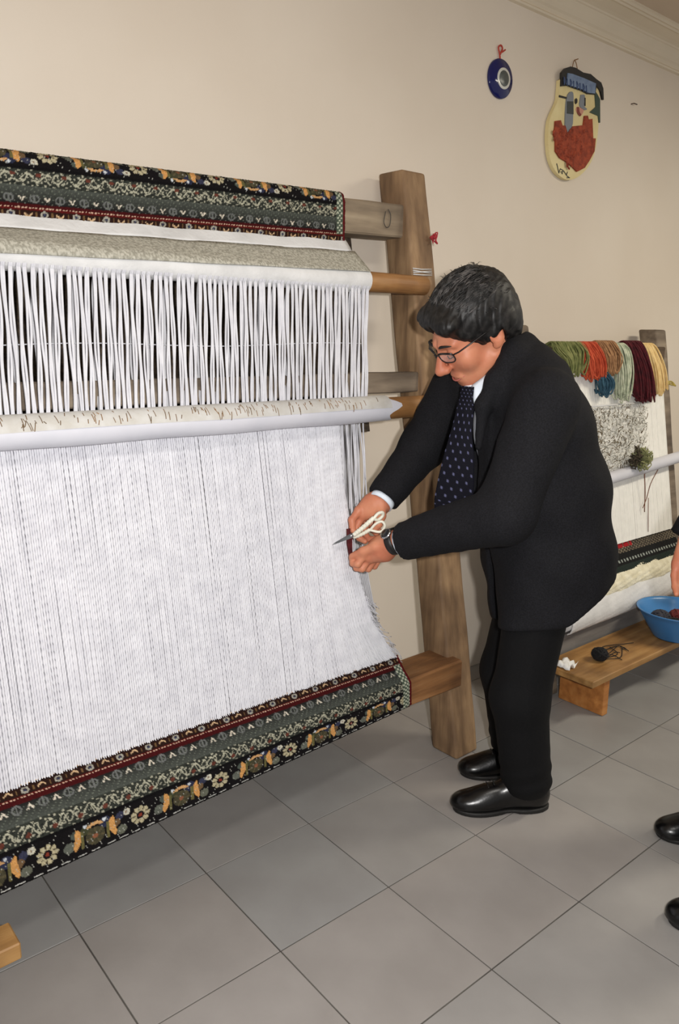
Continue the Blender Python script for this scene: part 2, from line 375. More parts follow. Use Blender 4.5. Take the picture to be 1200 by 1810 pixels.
# white and grey woven strips between carpet and first rod
RC1 = (fy(R1Z)-.036, R1Z)
def band_path(x, white):
    t = ztilt(x); A = np.array([-.053, 1.640+t]); K = np.array([-.084, 1.606+t])
    if white: return np.array([A+(K-A)*q for q in np.linspace(0, 1, 8)])
    a1 = math.asin(max(-.98, min(.98, (1.546+t*.95-RC1[1])/.0345))); d = np.hypot(K[0]-RC1[0], K[1]-RC1[1])
    a0 = math.atan2(K[1]-RC1[1], -(K[0]-RC1[0])) - math.acos(min(1, .0345/d))      # tangent point on the rod
    arc = [(RC1[0]-.0345*math.cos(a), RC1[1]+.0345*math.sin(a)) for a in np.linspace(max(a0, a1), a1, 6)]
    return np.array([K+(np.array(arc[0])-K)*q for q in np.linspace(0, 1, 6)]+arc[1:])
def strip(name, white, x1, m, wav):
    xs = np.linspace(-.75, x1, 100); P = []
    for x in xs:
        for k, (y, z) in enumerate(band_path(x, white)): P.append((x, y-wav*.5-wav*math.sin(x*38+k*.4), z+wav*math.sin(x*23)))
    n = len(P)//100; idx = np.arange(100*n).reshape(100,n); F = np.stack([idx[:-1,:-1], idx[:-1,1:], idx[1:,1:], idx[1:,:-1]], -1).reshape(-1,4)
    o = mesh_obj(name, P, F, m, loom, True); sm = o.modifiers.new('thickness','SOLIDIFY'); sm.thickness = .003; sm.offset = 1
strip('twined_band', False, 1.018, M_BANDG, .0004)
strip('white_selvedge', True, 1.008, M_CLOTH, .0015)
# stained upper half of the second rod's sleeve
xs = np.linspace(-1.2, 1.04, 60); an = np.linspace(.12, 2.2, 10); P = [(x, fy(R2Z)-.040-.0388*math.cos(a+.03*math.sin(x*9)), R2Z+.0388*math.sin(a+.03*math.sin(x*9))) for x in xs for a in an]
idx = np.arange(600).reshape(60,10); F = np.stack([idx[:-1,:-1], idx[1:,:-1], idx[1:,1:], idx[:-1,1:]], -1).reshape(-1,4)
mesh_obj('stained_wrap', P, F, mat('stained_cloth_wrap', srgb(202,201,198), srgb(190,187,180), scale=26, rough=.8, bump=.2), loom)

# upper warp: loose paired cords
def upper_warp(n0, x1, pitch, y_off, r, amp, seed, m):
    xs = x1 - np.arange(n0)*pitch; zs = np.linspace(1.491, 1.150, 26); P = np.zeros((n0*2, 33, 3)); k = 0; an = np.linspace(-.45, -.75, 7); rr = .0335
    yc, zc = fy(R1Z)-.036, R1Z
    for i, x in enumerate(xs):
        ph0 = .35*math.sin(i*.37+seed)+i*.11; jit = rng.normal(0, .0012)
        for s in (-1, 1):
            t = (1.497-zs)/(1.497-1.150)
            spread = .0021 + amp*np.sin(t*math.pi*3.2+ph0+(i%2)*math.pi)*np.sin(t*math.pi)
            lean = .004*(t-.5)*math.sin(i*.05+seed) + .0016*np.sin(t*9+i*1.7+seed)
            P[k,7:,0] = x + jit + s*spread + lean; P[k,:7,0] = P[k,7,0]
            ya = yc-rr*math.cos(-.75); P[k,7:,1] = ya + (fy(1.15)+.004-ya)*t + y_off*np.sin(np.pi*t)**.4 + rng.normal(0,.0006)
            P[k,:7,1] = yc-(rr+(y_off < .001)*.0)*np.cos(an)+y_off*.05; P[k,:7,2] = zc+rr*np.sin(an); P[k,7:,2] = zs; k += 1
    return cords(P, rng.uniform(.9,1.1,n0*2)*r, 6)
v, F = upper_warp(112, 1.008, .0148, 0.0, .0029, .0015, 1.3, M_WARP)
tag(mesh_obj('warp', v, F, M_WARP, loom), kind='stuff')
v, F = upper_warp(38, 1.001, .0444, .032, .0032, .0020, 4.1, M_WARPB)
tag(mesh_obj('warp', v, F, M_WARPB, loom), kind='stuff')
# lower warp: dense twisted cords running down to the fell
zr = np.array([.400,.42,.53,.70,.92,1.16]); xr = np.array([1.03,1.012,.945,.905,.888,.900])
def lower_warp(n0, pitch, off0, off1, r, x1, pull, seg):
    ss = x1 - np.arange(n0)*pitch; z0, z1 = 1.165, .400; zs = np.linspace(z0, z1, seg); t = (z0-zs)/(z0-z1); P = np.zeros((n0, seg, 3))
    w = x1 - np.interp(zs[::-1], zr, xr)[::-1]
    ya = fy(z0) - off0; yb = -.300 - off1
    k = np.clip((ss-(x1-.33))/.33, 0, 1)**1.5
    P[:,:,0] = ss[:,None] - pull*k[:,None]*w[None,:] + rng.normal(0,.00022,n0)[:,None] + .0004*np.sin(t*7)[None,:]*rng.normal(0,1,n0)[:,None]
    P[:,:,1] = ya + (yb-ya)*t[None,:] + rng.normal(0,.0007,n0)[:,None]; P[:,:,2] = zs
    return cords(P, rng.uniform(.93,1.07,n0)*r, 4, twist=1.05, ply=.22)
v, F = lower_warp(330, .0054, -.004, 0.0, .0033, 1.030, 1.0, 130)
tag(mesh_obj('warp', v, F, M_WARP, loom), kind='stuff')
v, F = lower_warp(330, .0054, -.0105, -.004, .0030, 1.0273, .93, 60)
tag(mesh_obj('warp', v, F, M_WARPB, loom), kind='stuff')
# back warp sheet, seen at the edge
zs = np.linspace(1.17, .33, 30); nb = 60; P = np.zeros((nb, 30, 3)); sx = 1.10 - np.arange(nb)*.0065
P[:,:,0] = sx[:,None] - .05*np.sin(np.pi*(1.17-zs)/.84)[None,:]; P[:,:,1] = fy(zs)[None,:] + .13; P[:,:,2] = zs
v, F = cords(P, .0028, 5); tag(mesh_obj('warp', v, F, M_WARPB, loom), kind='stuff')
# frayed edge threads near the fell and beside the rod
fr = []
for i in range(60):
    z0 = rng.uniform(.42, .62); x0 = np.interp(z0, zr, xr)+.002; L = rng.uniform(.02,.055)
    p = np.array([x0, -.30+.12*(z0-.4)*1.4, z0]); q = p + np.array([rng.uniform(.012,.05), rng.uniform(-.01,.01), -L])
    fr.append(tube(bez(p, (p+q)/2+rng.normal(0,.006,3), q, n=4), .0011, 4))
for i in range(16):
    x0 = rng.uniform(.905, 1.0); zt = 1.13; zb = rng.uniform(.70,.95)
    fr.append(tube(bez((x0, fy(zt)+.01, zt), (x0-.01+rng.normal(0,.004), fy((zt+zb)/2)+.01, (zt+zb)/2), (x0-.03+rng.normal(0,.006), fy(zb), zb), n=8), rng.uniform(.0012,.0024), 5))
v, f = merge(fr); tag(mesh_obj('loose_warp_thread', v, f, M_WARP, loom), kind='stuff')
# leasing cord across the upper warp
xs = np.linspace(-.7, 1.0, 60); v, f = tube(np.stack([xs, fy(1.335)-.012+0*xs, 1.338+.004*np.sin(xs*9)+ztilt(xs)*.2], 1), .0014, 5)
mesh_obj('leasing_cord', v, f, M_WARP, loom)
# white string binding and nail on the post
bind = []
for k in range(4):
    z = R1Z+.036+.006*k; y = fy(z)-.004
    bind.append(tube([(1.252,y,z),(1.29,y,z+.003*math.sin(k*2)),(1.335,y,z+.002)], .0018, 5))
v, f = merge(bind); mesh_obj('string_binding', v, f, M_CLOTH, loom)

# ------------------------------------------------------------------ smooth solids: distance fields meshed by surface nets
def nrm(a): a = np.asarray(a, float); return a/np.linalg.norm(a)
def smin(a, b, k): h = np.clip(.5+.5*(b-a)/k, 0, 1); return b+(a-b)*h-k*h*(1-h)
def smax(a, b, k): return -smin(-a, -b, k)
def cap(p, a, b, ra, rb, u=None, sq=1.0):
    """tapered capsule; optional flattening by sq along unit vector u"""
    a = np.asarray(a, float); b = np.asarray(b, float)
    d = b-a; t = np.clip(((p-a)@d)/(d@d+1e-12), 0, 1); q = p-a-t[:,None]*d
    if u is not None: u = nrm(u); k = (q@u); q = q + np.outer(k*(1/sq-1), u)
    r = ra+(rb-ra)*t; return (np.linalg.norm(q, axis=1)-r)*(min(1.0, sq) if u is not None else 1)
def ell(p, c, r, A=None):
    q = p-np.asarray(c, float)
    if A is not None: q = q@np.asarray(A).T        # rows of A = local axes
    r = np.asarray(r, float); k0 = np.linalg.norm(q/r, axis=1); k1 = np.linalg.norm(q/(r*r), axis=1)+1e-9
    return k0*(k0-1)/k1
def plane(p, c, n): return (p-np.asarray(c, float))@nrm(n)
def loft(p, st, k=.03):
    """st: list of (centre, axis1, axis2, r1, r2); smooth union of tapered elliptic segments"""
    out = None
    for (c0,a0,b0,r0,s0), (c1,a1,b1,r1,s1) in zip(st[:-1], st[1:]):
        d = c1-c0; t = np.clip(((p-c0)@d)/(d@d), 0, 1)[:,None]; q = p-c0-t*d
        A = nrm(a0+a1); B = nrm(b0+b1); N = nrm(np.cross(A, B)); B = np.cross(N, A)
        ra = r0+(r1-r0)*t[:,0]; rb = s0+(s1-s0)*t[:,0]; rm = np.minimum(ra, rb)
        k0 = np.sqrt((q@A/ra)**2+(q@B/rb)**2+(q@N/rm)**2); k1 = np.sqrt((q@A/ra**2)**2+(q@B/rb**2)**2+(q@N/rm**2)**2)+1e-9
        dd = np.where(k0 < 1e-6, -rm, k0*(k0-1)/k1); out = dd if out is None else smin(out, dd, k)
    return out
def vnoise(p, seed=0):
    """cheap smooth noise"""
    r = np.random.default_rng(seed); out = np.zeros(len(p))
    for _ in range(5): out += np.sin(p@r.normal(0,1,3)+r.uniform(0,6.28))
    return out/5
def nets(fn, lo, hi, h):
    lo = np.asarray(lo, float); hi = np.asarray(hi, float); n = np.ceil((hi-lo)/h/8).astype(int)*8+1
    nb = (n-1)//8; bc = np.stack(np.meshgrid(*[np.arange(k) for k in nb], indexing='ij'), -1).reshape(-1,3)
    ctr = lo+(bc*8+4)*h; d = fn(ctr); near = np.abs(d) < 8*h*1.25
    fld = np.empty(tuple(n)); 
    for b, val in zip(bc[~near], d[~near]): fld[b[0]*8:b[0]*8+9, b[1]*8:b[1]*8+9, b[2]*8:b[2]*8+9] = val
    off = np.stack(np.meshgrid(*[np.arange(9)]*3, indexing='ij'), -1).reshape(-1,3)
    nbk = bc[near]
    for s in range(0, len(nbk), 400):
        B = nbk[s:s+400]; ids = (B[:,None,:]*8+off[None]).reshape(-1,3); val = fn(lo+ids*h); fld[ids[:,0], ids[:,1], ids[:,2]] = val
    ins = fld < 0; mn = np.zeros(tuple(n-1)); cnt = np.zeros(tuple(n-1), int); acc = np.zeros(tuple(n-1)+(3,)); sl = [slice(0,-1), slice(1,None)]
    edges = []
    for ax in range(3):
        for i in (0,1):
            for j in (0,1):
                oth = [k for k in range(3) if k != ax]; s0 = [None]*3; s1 = [None]*3
                s0[ax] = sl[0]; s1[ax] = sl[1]; s0[oth[0]] = s1[oth[0]] = sl[i]; s0[oth[1]] = s1[oth[1]] = sl[j]
                f0 = fld[tuple(s0)]; f1 = fld[tuple(s1)]; x = (f0 < 0) != (f1 < 0)
                t = np.where(x, f0/np.where(x, f0-f1, 1), 0); cnt += x
                acc[...,ax] += t; acc[...,oth[0]] += i*x; acc[...,oth[1]] += j*x
    act = cnt > 0; idx = -np.ones(tuple(n-1), int); idx[act] = np.arange(act.sum()); cell = np.argwhere(act)
    Vt = lo+(cell+acc[act]/cnt[act][:,None])*h; F = []
    for ax in range(3):
        o1, o2 = [(1,2),(2,0),(0,1)][ax]; s0 = [slice(1,-1)]*3; s1 = [slice(1,-1)]*3; s0[ax] = slice(0,-1); s1[ax] = slice(1,None)
        a = ins[tuple(s0)]; b = ins[tuple(s1)]; e = np.argwhere(a != b); 
        base = e.copy(); base[:,o1] += 1; base[:,o2] += 1
        flip = ~a[tuple(e.T)]
        def g(d1, d2): q = base.copy(); q[:,o1] -= d1; q[:,o2] -= d2; return idx[tuple(q.T)]
        Q = np.stack([g(1,1), g(0,1), g(0,0), g(1,0)], 1); Q[flip] = Q[flip][:,::-1]; F.append(Q)
    F = np.concatenate(F); F = F[(F >= 0).all(1)]; return Vt, F
def join_np(parts):
    vs, fs, n = [], [], 0
    for v, f in parts: vs.append(v); fs.append(f+n); n += len(v)
    return np.concatenate(vs), np.concatenate(fs)

# ------------------------------------------------------------------ the man bending to the warp
M_SKIN = mat('skin', srgb(204,138,106), srgb(190,116,88), scale=14, rough=.5, bump=.08, bscale=220, spec=.4)
M_SKIN.node_tree.nodes['Principled BSDF'].inputs['Subsurface Weight'].default_value = .12
M_SKIN.node_tree.nodes['Principled BSDF'].inputs['Subsurface Radius'].default_value = (.012,.004,.002)
M_SUIT = mat('black_suit_wool', srgb(15,15,18), srgb(25,25,29), scale=260, rough=.85, bump=.25, bscale=900, spec=.22)
M_TROU = mat('black_trouser_wool', srgb(5,5,7), srgb(9,9,11), scale=200, rough=.85, bump=.15, bscale=900, spec=.25)
M_SHIRT = mat('pale_blue_shirt', srgb(226,234,244), srgb(218,228,240), scale=40, rough=.8)
M_SHOE = mat('black_shoe_leather', srgb(5,5,6), srgb(8,8,9), scale=20, rough=.27, bump=.05, bscale=160)
M_SOLE = mat('shoe_sole_rubber', srgb(20,19,18), rough=.6)
M_HAIR = mat('dark_greying_hair', srgb(12,11,11), srgb(40,38,37), scale=60, rough=.5, spec=.4, lo=.42, hi=.72)

OM = np.array([1.245,-.57,0.0]); DM = np.array([-.813,.582,0.0]); RM = np.array([.582,.813,0.0]); ZV = np.array([0,0,1.0])
def B(px, py, o=0.0):
    """point seen at a pixel, on the man's own mid plane moved sideways by o (metres, + = his right)"""
    d = ray(px, py); return CAM + d*(((OM+RM*o-CAM)@RM)/(d@RM))
man = None
# -- feet and legs
def shoe_field(toe, heel, side):
    toe = np.asarray(toe, float); heel = np.asarray(heel, float); fwd = nrm(toe-heel); L = np.linalg.norm(toe-heel); lat = np.cross(fwd, ZV)
    A = np.array([fwd, lat, ZV])
    def up(p):
        q = (p-heel)@A.T; x, y, z = q[:,0]/L, q[:,1]*side, q[:,2]      # y + = outer side
        def E(cx, cy, cz, rx, ry, rz): return ell(np.stack([x*L, y, z], 1), (cx*L, cy, cz), (rx, ry, rz))
        d = E(.78, .002, .026, .070, .043, .033); d = smin(d, E(.89, -.004, .022, .042, .034, .024), .02)
        d = smin(d, E(.53, .002, .042, .080, .037, .042), .03); d = smin(d, E(.17, 0, .045, .055, .035, .062), .03)
        d = smin(d, E(.30, 0, .070, .055, .036, .050), .03)
        return smax(d, .010-z, .006)
    def sole(p):
        q = (p-heel)@A.T; x, y, z = q[:,0]/L, q[:,1]*side, q[:,2]
        c = np.stack([x*L, y, z*0], 1); d = ell(c, (.76*L, .002, 0), (.074,.047,.05)); d = smin(d, ell(c, (.2*L,0,0), (.062,.038,.05)), .03)
        d = smin(d, ell(c, (.5*L,0,0), (.085,.034,.05)), .03)
        notch = np.where((x > .33) & (x < .52), .004*np.sin(np.clip((x-.33)/.19, 0, 1)*np.pi), 0); 
        return smax(smax(d, z-.014, .002), notch-z+.0005, .002)
    return up, sole
LT, LH = np.array([1.047,-.549,0.0]), np.array([1.268,-.708,0.0])
RT, RH = np.array([1.206,-.437,0.0]), np.array([1.425,-.594,0.0])
hipL, hipR = B(965,1005,-.095), B(945,1000,.095)
kneL, kneR = B(918,1232,-.105), B(897,1185,.10)
ankL, ankR = B(930,1372,-.10), B(905,1302,.10)
def trousers(p):
    d = cap(p, hipL, kneL, .090, .080); d = smin(d, cap(p, kneL, ankL, .079, .073), .03)
    e = cap(p, hipR, kneR, .092, .080); e = smin(e, cap(p, kneR, ankR, .080, .070), .03)
    d = smin(d, e, .012); d = smin(d, ell(p, (hipL+hipR)/2+np.array([0,0,.03]), (.145,.13,.14)), .04)
    # creases and breaks above the shoes
    d += .0025*vnoise(p*np.array([30,30,14]), 3) + .0022*np.exp(-((p[:,2]-.12)/.06)**2)*np.sin(p[:,2]*110+p@RM*45+p@DM*30)
    return smax(d, .055-p[:,2]+.02*((p-ankL)@DM), .006)
# -- torso frame (chest turned a little towards the warp's near side)
ca, sa = math.cos(math.radians(20)), math.sin(math.radians(20))
D2 = nrm(DM*ca - RM*sa); R2 = nrm(RM*ca + DM*sa)
hemC, hipC, wstC, chsC, shdC, nekC = B(968,1050), B(966,975), B(953,865), B(930,750), B(912,668), B(895,625)
def tilt(c0, c1): ax = nrm(c1-c0); f = D2-ax*(D2@ax); return nrm(f)
FT = tilt(hemC, shdC)          # forward, square to the spine
torso_st = [(hemC, R2, FT, .205, .160), (hipC, R2, FT, .205, .158), (wstC, R2, FT, .190, .172), (chsC, R2, FT, .195, .150), (shdC, R2, FT, .165, .095), (nekC, R2, FT, .075, .065)]
shL, elL, wrL = B(965,712,-.185), B(893,908,-.235), B(712,957,-.055)
shR, elR, wrR = B(806,690,.135), B(748,788,.175), B(677,882,.075)
AX = nrm(shdC-hemC)
def sleeves(p):
    l = cap(p, shL, elL, .086, .074); l = smin(l, cap(p, elL, wrL, .076, .053), .03)
    r = cap(p, shR, elR, .078, .066); r = smin(r, cap(p, elR, wrR, .066, .050), .03)
    l = smax(l, plane(p, wrL, wrL-elL), .004); r = smax(r, plane(p, wrR, wrR-elR), .004)
    return l, r
# opening of the jacket front: wedge between the lapels
vTop = nekC + FT*.05 + AX*.02; vBot = wstC + FT*.16
def jacket(p):
    t = loft(p, torso_st, .05); l, r = sleeves(p)
    t = smin(t, ell(p, (shL+shdC)/2-ZV*.012, (.09,.09,.075)), .05); t = smin(t, ell(p, (shR+shdC)/2, (.10,.10,.085)), .05)
    t = smin(t, cap(p, hipL, hipL*.55+kneL*.45, .108, .102), .04); t = smin(t, cap(p, hipR, hipR*.55+kneR*.45, .106, .098), .04)
    # folds
    fold = .0055*vnoise(p*np.array([18,18,30]), 11) + .0035*vnoise(p*np.array([38,38,52]), 12)
    t = t + fold
    t = smax(t, plane(p, B(1037,1037), RX*.645-UPV*.763), .006); t = smax(t, plane(p, B(940,1096), RX*.10-UPV), .012)
    # open front below the button: cut the quarter away
    q = p-wstC; u = q@R2-.034; w = q@AX; fr = q@FT
    hw_ = np.where(u > 0, .012+.15*np.clip(w+.06, 0, .3), .002+.02*np.clip(w+.06, 0, .3))
    lap = (np.abs(u) > hw_) & (np.abs(u) < hw_+.018+.20*np.clip(w+.05, 0, .22)) & (w > -.05) & (fr > 0) & (w < .30)
    t = t - .0045*lap
    wedge = np.maximum(np.abs(u)-hw_, np.maximum(-(w+.06), -(fr-.02)))
    t = smax(t, -wedge, .008)
    wl = np.maximum(np.abs(u)-(.004+.16*np.clip(-w-.13, 0, .5)), np.maximum(w+.13, -(fr-.02)))
    t = smax(t, -wl, .012)
    # neck hole
    t = smax(t, -cap(p, nekC-AX*.03, nekC+AX*.2, .052, .075), .006)
    # turned-up collar and lapel roll around the neck
    for a, b, ra, rb in ((B(926,610,.05),B(927,610,-.02),.024,.024),(B(927,610,-.02),B(908,626,-.080),.024,.027),(B(908,624,-.080),B(876,672,-.110),.028,.024),(B(876,672,-.110),B(854,716,-.115),.024,.018),(B(854,716,-.115),B(846,790,-.118),.018,.010)):
        t = smin(t, cap(p, a, b, ra, rb), .022)
    arm_f = .003*vnoise(p*np.array([40,40,30]), 13)
    t = smin(t, l+arm_f, .022); t = smin(t, r+arm_f, .02)
    return t
def shirt(p):
    t = loft(p, [(c, a, b, r-.022, s-.020) for c, a, b, r, s in torso_st[1:5]], .05)
    return t
# -- head
HC = B(836,581,-.03)
hr_v = nrm(np.array([-.34,.36,-.87])); hf_v = np.array([-.76,-.65,.04]); hf_v = nrm(hf_v-hr_v*(hf_v@hr_v)); hu_v = np.cross(hr_v, hf_v)
VB = np.stack([RX, UPV, -FW], 1)
HR, HF, HU = VB@hr_v, VB@hf_v, VB@hu_v
HA = np.array([HR, HF, HU]); HS = 1.13
def hl(p): return ((p-HC)@HA.T)/HS           # head-local: x right, y forward, z up
def hw(x, y, z): return HC + HA.T@(np.array([x,y,z])*HS)
def head_field(p):
    q = hl(p); x = np.abs(q[:,0]); qs = np.stack([x, q[:,1], q[:,2]], 1)
    d = ell(q, (0,-.012,.035), (.073,.094,.083))                                  # skull
    d = smin(d, ell(q, (0,.045,-.030), (.056,.050,.080)), .035)                   # face
    d = smin(d, ell(q, (0,.062,-.092), (.026,.028,.022)), .030)                   # chin
    d = smin(d, cap(qs, (.054,.005,-.062), (.020,.066,-.094), .018, .016), .03)   # jaw
    d = smin(d, ell(qs, (.042,.062,-.028), (.022,.022,.024)), .02)                # cheek
    d = smin(d, cap(qs, (.012,.090,.024), (.042,.074,.022), .009, .008), .012)    # brow
    d = smax(d, -ell(qs, (.031,.098,.006), (.018,.016,.011)), .010)               # sockets
    d = smin(d, ell(qs, (.031,.079,.005), (.013,.012,.012)), .004)                # eyelids / eyes
    nose = smin(cap(q, (0,.092,.010), (0,.120,-.030), .0075, .0125), ell(qs, (.011,.108,-.034), (.0095,.011,.009)), .008)
    d = smin(d, nose, .010)
    d = smin(d, ell(q, (0,.092,-.064), (.024,.009,.006)), .010); d = smin(d, ell(q, (0,.087,-.076), (.021,.010,.007)), .010)  # lips
    d = smax(d, -ell(q, (0,.104,-.0695), (.026,.010,.0022)), .004)                # mouth line
    d = smax(d, -cap(qs, (.018,.104,-.036), (.034,.086,-.066), .0016, .0016), .006)  # smile fold
    # ears
    ear = ell(qs, (.078,-.012,-.008), (.008,.019,.031)); ear = smax(ear, -ell(qs, (.086,-.010,-.004), (.007,.012,.020)), .005)
    ear = smin(ear, ell(qs, (.074,-.004,-.034), (.008,.010,.010)), .006)
    d = smin(d, ear, .006)
    nb = (nekC-AX*.06); d2 = cap(p, nb, hw(0,-.028,-.045), .062, .056*HS); d = smin(d*HS, d2, .02)
    return d
def hair_field(p):
    q = hl(p); x = np.abs(q[:,0]); qs = np.stack([x, q[:,1], q[:,2]], 1)
    d = ell(q, (0,-.018,.040), (.086,.108,.095)); d = smin(d, ell(q, (0,-.060,-.012), (.074,.055,.076)), .03); d = smin(d, ell(qs, (.066,-.028,-.004), (.020,.040,.034)), .02)
    d = smin(d, ell(q, (-.030,.068,.072), (.050,.030,.028)), .025); d = smin(d, ell(q, (.030,.062,.076), (.046,.030,.028)), .025)
    # hairline: keep only what lies behind / above the face
    hairl = np.stack([q[:,1], q[:,2]], 1)
    cut = q[:,1]*.80 - q[:,2]*.60 - .030 - .006*np.sin(q[:,0]*90)            # forehead side
    d = smax(d, cut, .010)
    side = np.maximum(-(q[:,2]+.022), q[:,1]*1.0+.0-(.030)); low = np.where(q[:,1] > -.030, -(q[:,2]+.020)-.45*(q[:,1]), -(q[:,2]+.092))
    d = smax(d, low, .012)
    st = np.stack([q[:,0]*150+q[:,1]*30, q[:,1]*26, q[:,2]*60+q[:,1]*60], 1)
    d = d*HS + .0022*vnoise(st, 21) + .0016*vnoise(st*2.3, 22) + .0012*vnoise(st*5, 23)
    return d
# -- hands: finger chains given as (px, py, depth) points beside the warp edge
def chain(p, pts, radii, k=.004):
    d = None
    for a, b, ra, rb in zip(pts[:-1], pts[1:], radii[:-1], radii[1:]):
        e = cap(p, a, b, ra, rb); d = e if d is None else smin(d, e, k)
    return d
def VP(*pts): return [V(*q) for q in pts]
DR, DL = 2.215, 2.175
r_fing = [VP((634,903,DR),(622,919,DR-.010),(623,936,DR-.016),(630,947,DR-.018)),
          VP((641,909,DR+.014),(629,934,DR+.008),(635,951,DR-.002),(645,957,DR-.010)),
          VP((650,913,DR+.028),(643,941,DR+.022),(652,953,DR+.010),(662,952,DR)),
          VP((659,913,DR+.040),(657,936,DR+.036),(665,943,DR+.026),(672,938,DR+.018))]
r_rad = [(.0115,.0105,.0092,.0075),(.0115,.0105,.0092,.0078),(.011,.010,.0088,.0075),(.0098,.0088,.0078,.0066)]
r_thumb = VP((674,892,DR-.004),(674,912,DR-.026),(669,926,DR-.030),(662,936,DR-.028)); t_rad = (.016,.0125,.0112,.0085)
def hand_R(p):
    pal = smin(cap(p, wrR+np.array([0,0,.0]), V(662,893,DR+.012), .030, .034, FW, .72), cap(p, V(660,896,DR+.010), V(640,906,DR+.010), .034, .024, FW, .8), .02)
    d = smin(pal, cap(p, elR*.25+wrR*.75, V(672,888,DR+.008), .028, .027), .02)
    for c, r in zip(r_fing, r_rad): d = smin(d, chain(p, c, r), .006)
    for c in r_fing: d = smin(d, ell(p, c[0]+UPV*.003, (.012,.012,.011)), .006)
    return smin(d, chain(p, r_thumb, t_rad, .008), .008)
l_fing = [VP((648,976,DL-.002),(632,997,DL+.004),(624,996,DL+.014),(621,986,DL+.020)),
          VP((655,983,DL+.014),(640,1005,DL+.018),(630,1004,DL+.026),(626,994,DL+.030)),
          VP((663,986,DL+.028),(651,1005,DL+.032),(641,1004,DL+.038),(637,995,DL+.040)),
          VP((672,985,DL+.040),(662,1001,DL+.044),(653,1001,DL+.048),(649,993,DL+.050))]
l_thumb = VP((688,958,DL-.030),(664,966,DL-.022),(642,975,DL-.006),(623,983,DL+.012)); lt_rad = (.018,.0150,.0128,.0095)
def hand_L(p):
    pal = smin(cap(p, V(697,957,DL-.030), V(676,970,DL), .029, .036, nrm(UPV+RX*.5), .85), cap(p, V(676,970,DL+.004), V(655,980,DL+.012), .036, .026, FW, .95), .02)
    d = smin(pal, cap(p, elL*.22+wrL*.78, V(694,957,DL-.030), .029, .028), .02)
    for c, r in zip(l_fing, r_rad): d = smin(d, chain(p, c, r), .006)
    return smin(d, chain(p, l_thumb, lt_rad, .008), .008)
def bb(pts, m): a = np.array(pts); return a.min(0)-m, a.max(0)+m
parts = [nets(head_field, *bb([HC, nekC-AX*.03], .17), .0030)]
parts.append(nets(hand_R, *bb(sum(r_fing, [])+r_thumb+[wrR, elR*.25+wrR*.75], .045), .0020))
parts.append(nets(hand_L, *bb(sum(l_fing, [])+l_thumb+[wrL, elL*.22+wrL*.78], .05), .0020))
def inner(p):     # the body under the clothes
    d = loft(p, [(c, a, b, max(r-.05,.03), max(s-.05,.03)) for c, a, b, r, s in torso_st[1:]], .05)
    for a, b, r0, r1 in ((shL,elL,.045,.038),(elL,elL*.2+wrL*.8,.036,.026),(shR,elR,.042,.036),(elR,elR*.2+wrR*.8,.034,.026),(hipL,kneL,.07,.05),(kneL,ankL,.048,.035),(hipR,kneR,.07,.05),(kneR,ankR,.048,.035)):
        d = smin(d, cap(p, a, b, r0, r1), .03)
    return d
parts.append(nets(inner, *bb([hemC,nekC,shL,elL,wrL,shR,elR,wrR,ankL,ankR,kneL,hipL], .16), .014))
v, F = join_np(parts)
man = mesh_obj('person', v, F, M_SKIN, None, True, base=OM)
tag(man, 'dark-haired person in black suit and glasses bending over to cut warp threads with scissors', 'person')
v, F = nets(jacket, *bb([hemC,nekC,shL,elL,wrL,shR,elR,wrR], .26), .0065); mesh_obj('suit_jacket', v, F, M_SUIT, man)
v, F = nets(trousers, *bb([hipL,hipR,ankL,ankR,kneL,kneR], .20), .007); mesh_obj('trousers', v, F, M_TROU, man)
v, F = nets(shirt, *bb([hipC,shdC], .24), .010); shirt_o = mesh_obj('shirt', v, F, M_SHIRT, man)
v, F = nets(hair_field, *bb([HC], .17), .0026); mesh_obj('hair', v, F, M_HAIR, man)
for toe, heel, s in ((LT, LH, -1), (RT, RH, 1)):
    up, so = shoe_field(toe, heel, s); lo, hi = bb([toe, heel], .08); lo[2] = -.012; hi[2] = .16
    v, F = nets(up, lo, hi, .0035); sh = mesh_obj('shoe', v, F, M_SHOE, man)
    v, F = nets(so, lo, hi, .0035); mesh_obj('sole', v, F, M_SOLE, sh)
    fw = nrm(toe-heel); lt = np.cross(fw, ZV)*s; vs = []
    for k in range(4):
        c = heel+fw*(.165+.016*k)+ZV*(.086-.009*k); vs.append(tube(bez(c-lt*.016, c+ZV*.004, c+lt*.016, n=4), .0018, 5))
    v, f = merge(vs); mesh_obj('laces', v, f, M_SOLE, sh)
# shirt collar, cuffs
def strip_px(name, rows, m, parent, th=.002, cols=None, sub=1):
    """rows of ((px,py,o) left, (px,py,o) right) -> thin cloth grid"""
    A = np.array([[B(*a), B(*b)] for a, b in rows]); n = len(rows); k = 24 if cols else 6
    if cols:
        t = np.linspace(0, n-1, 150); A = np.stack([[np.array([np.interp(t, np.arange(n), A[:,s,c]) for c in range(3)]).T for s in (0,1)]])[0].transpose(1,0,2); n = 150
    u = np.linspace(0, 1, k); P = A[:,None,0]*(1-u)[None,:,None]+A[:,None,1]*u[None,:,None]
    P = P - RM[None,None,:]*(.006*np.sin(np.pi*u))[None,:,None]
    idx = np.arange(n*k).reshape(n,k); F = np.stack([idx[:-1,:-1], idx[:-1,1:], idx[1:,1:], idx[1:,:-1]], -1).reshape(-1,4)
    o = mesh_obj(name, P.reshape(-1,3), F, m, parent, True, cols=cols(n,k) if cols else None)
    sm = o.modifiers.new('thickness','SOLIDIFY'); sm.thickness = th; sm.offset = 0; return o
strip_px('collar', [((893,628,-.085),(900,632,-.10)),((872,652,-.088),(884,664,-.105)),((850,670,-.084),(862,690,-.10)),((836,680,-.078),(846,706,-.095)),((832,686,-.076),(838,716,-.092))], M_SHIRT, shirt_o, .003)
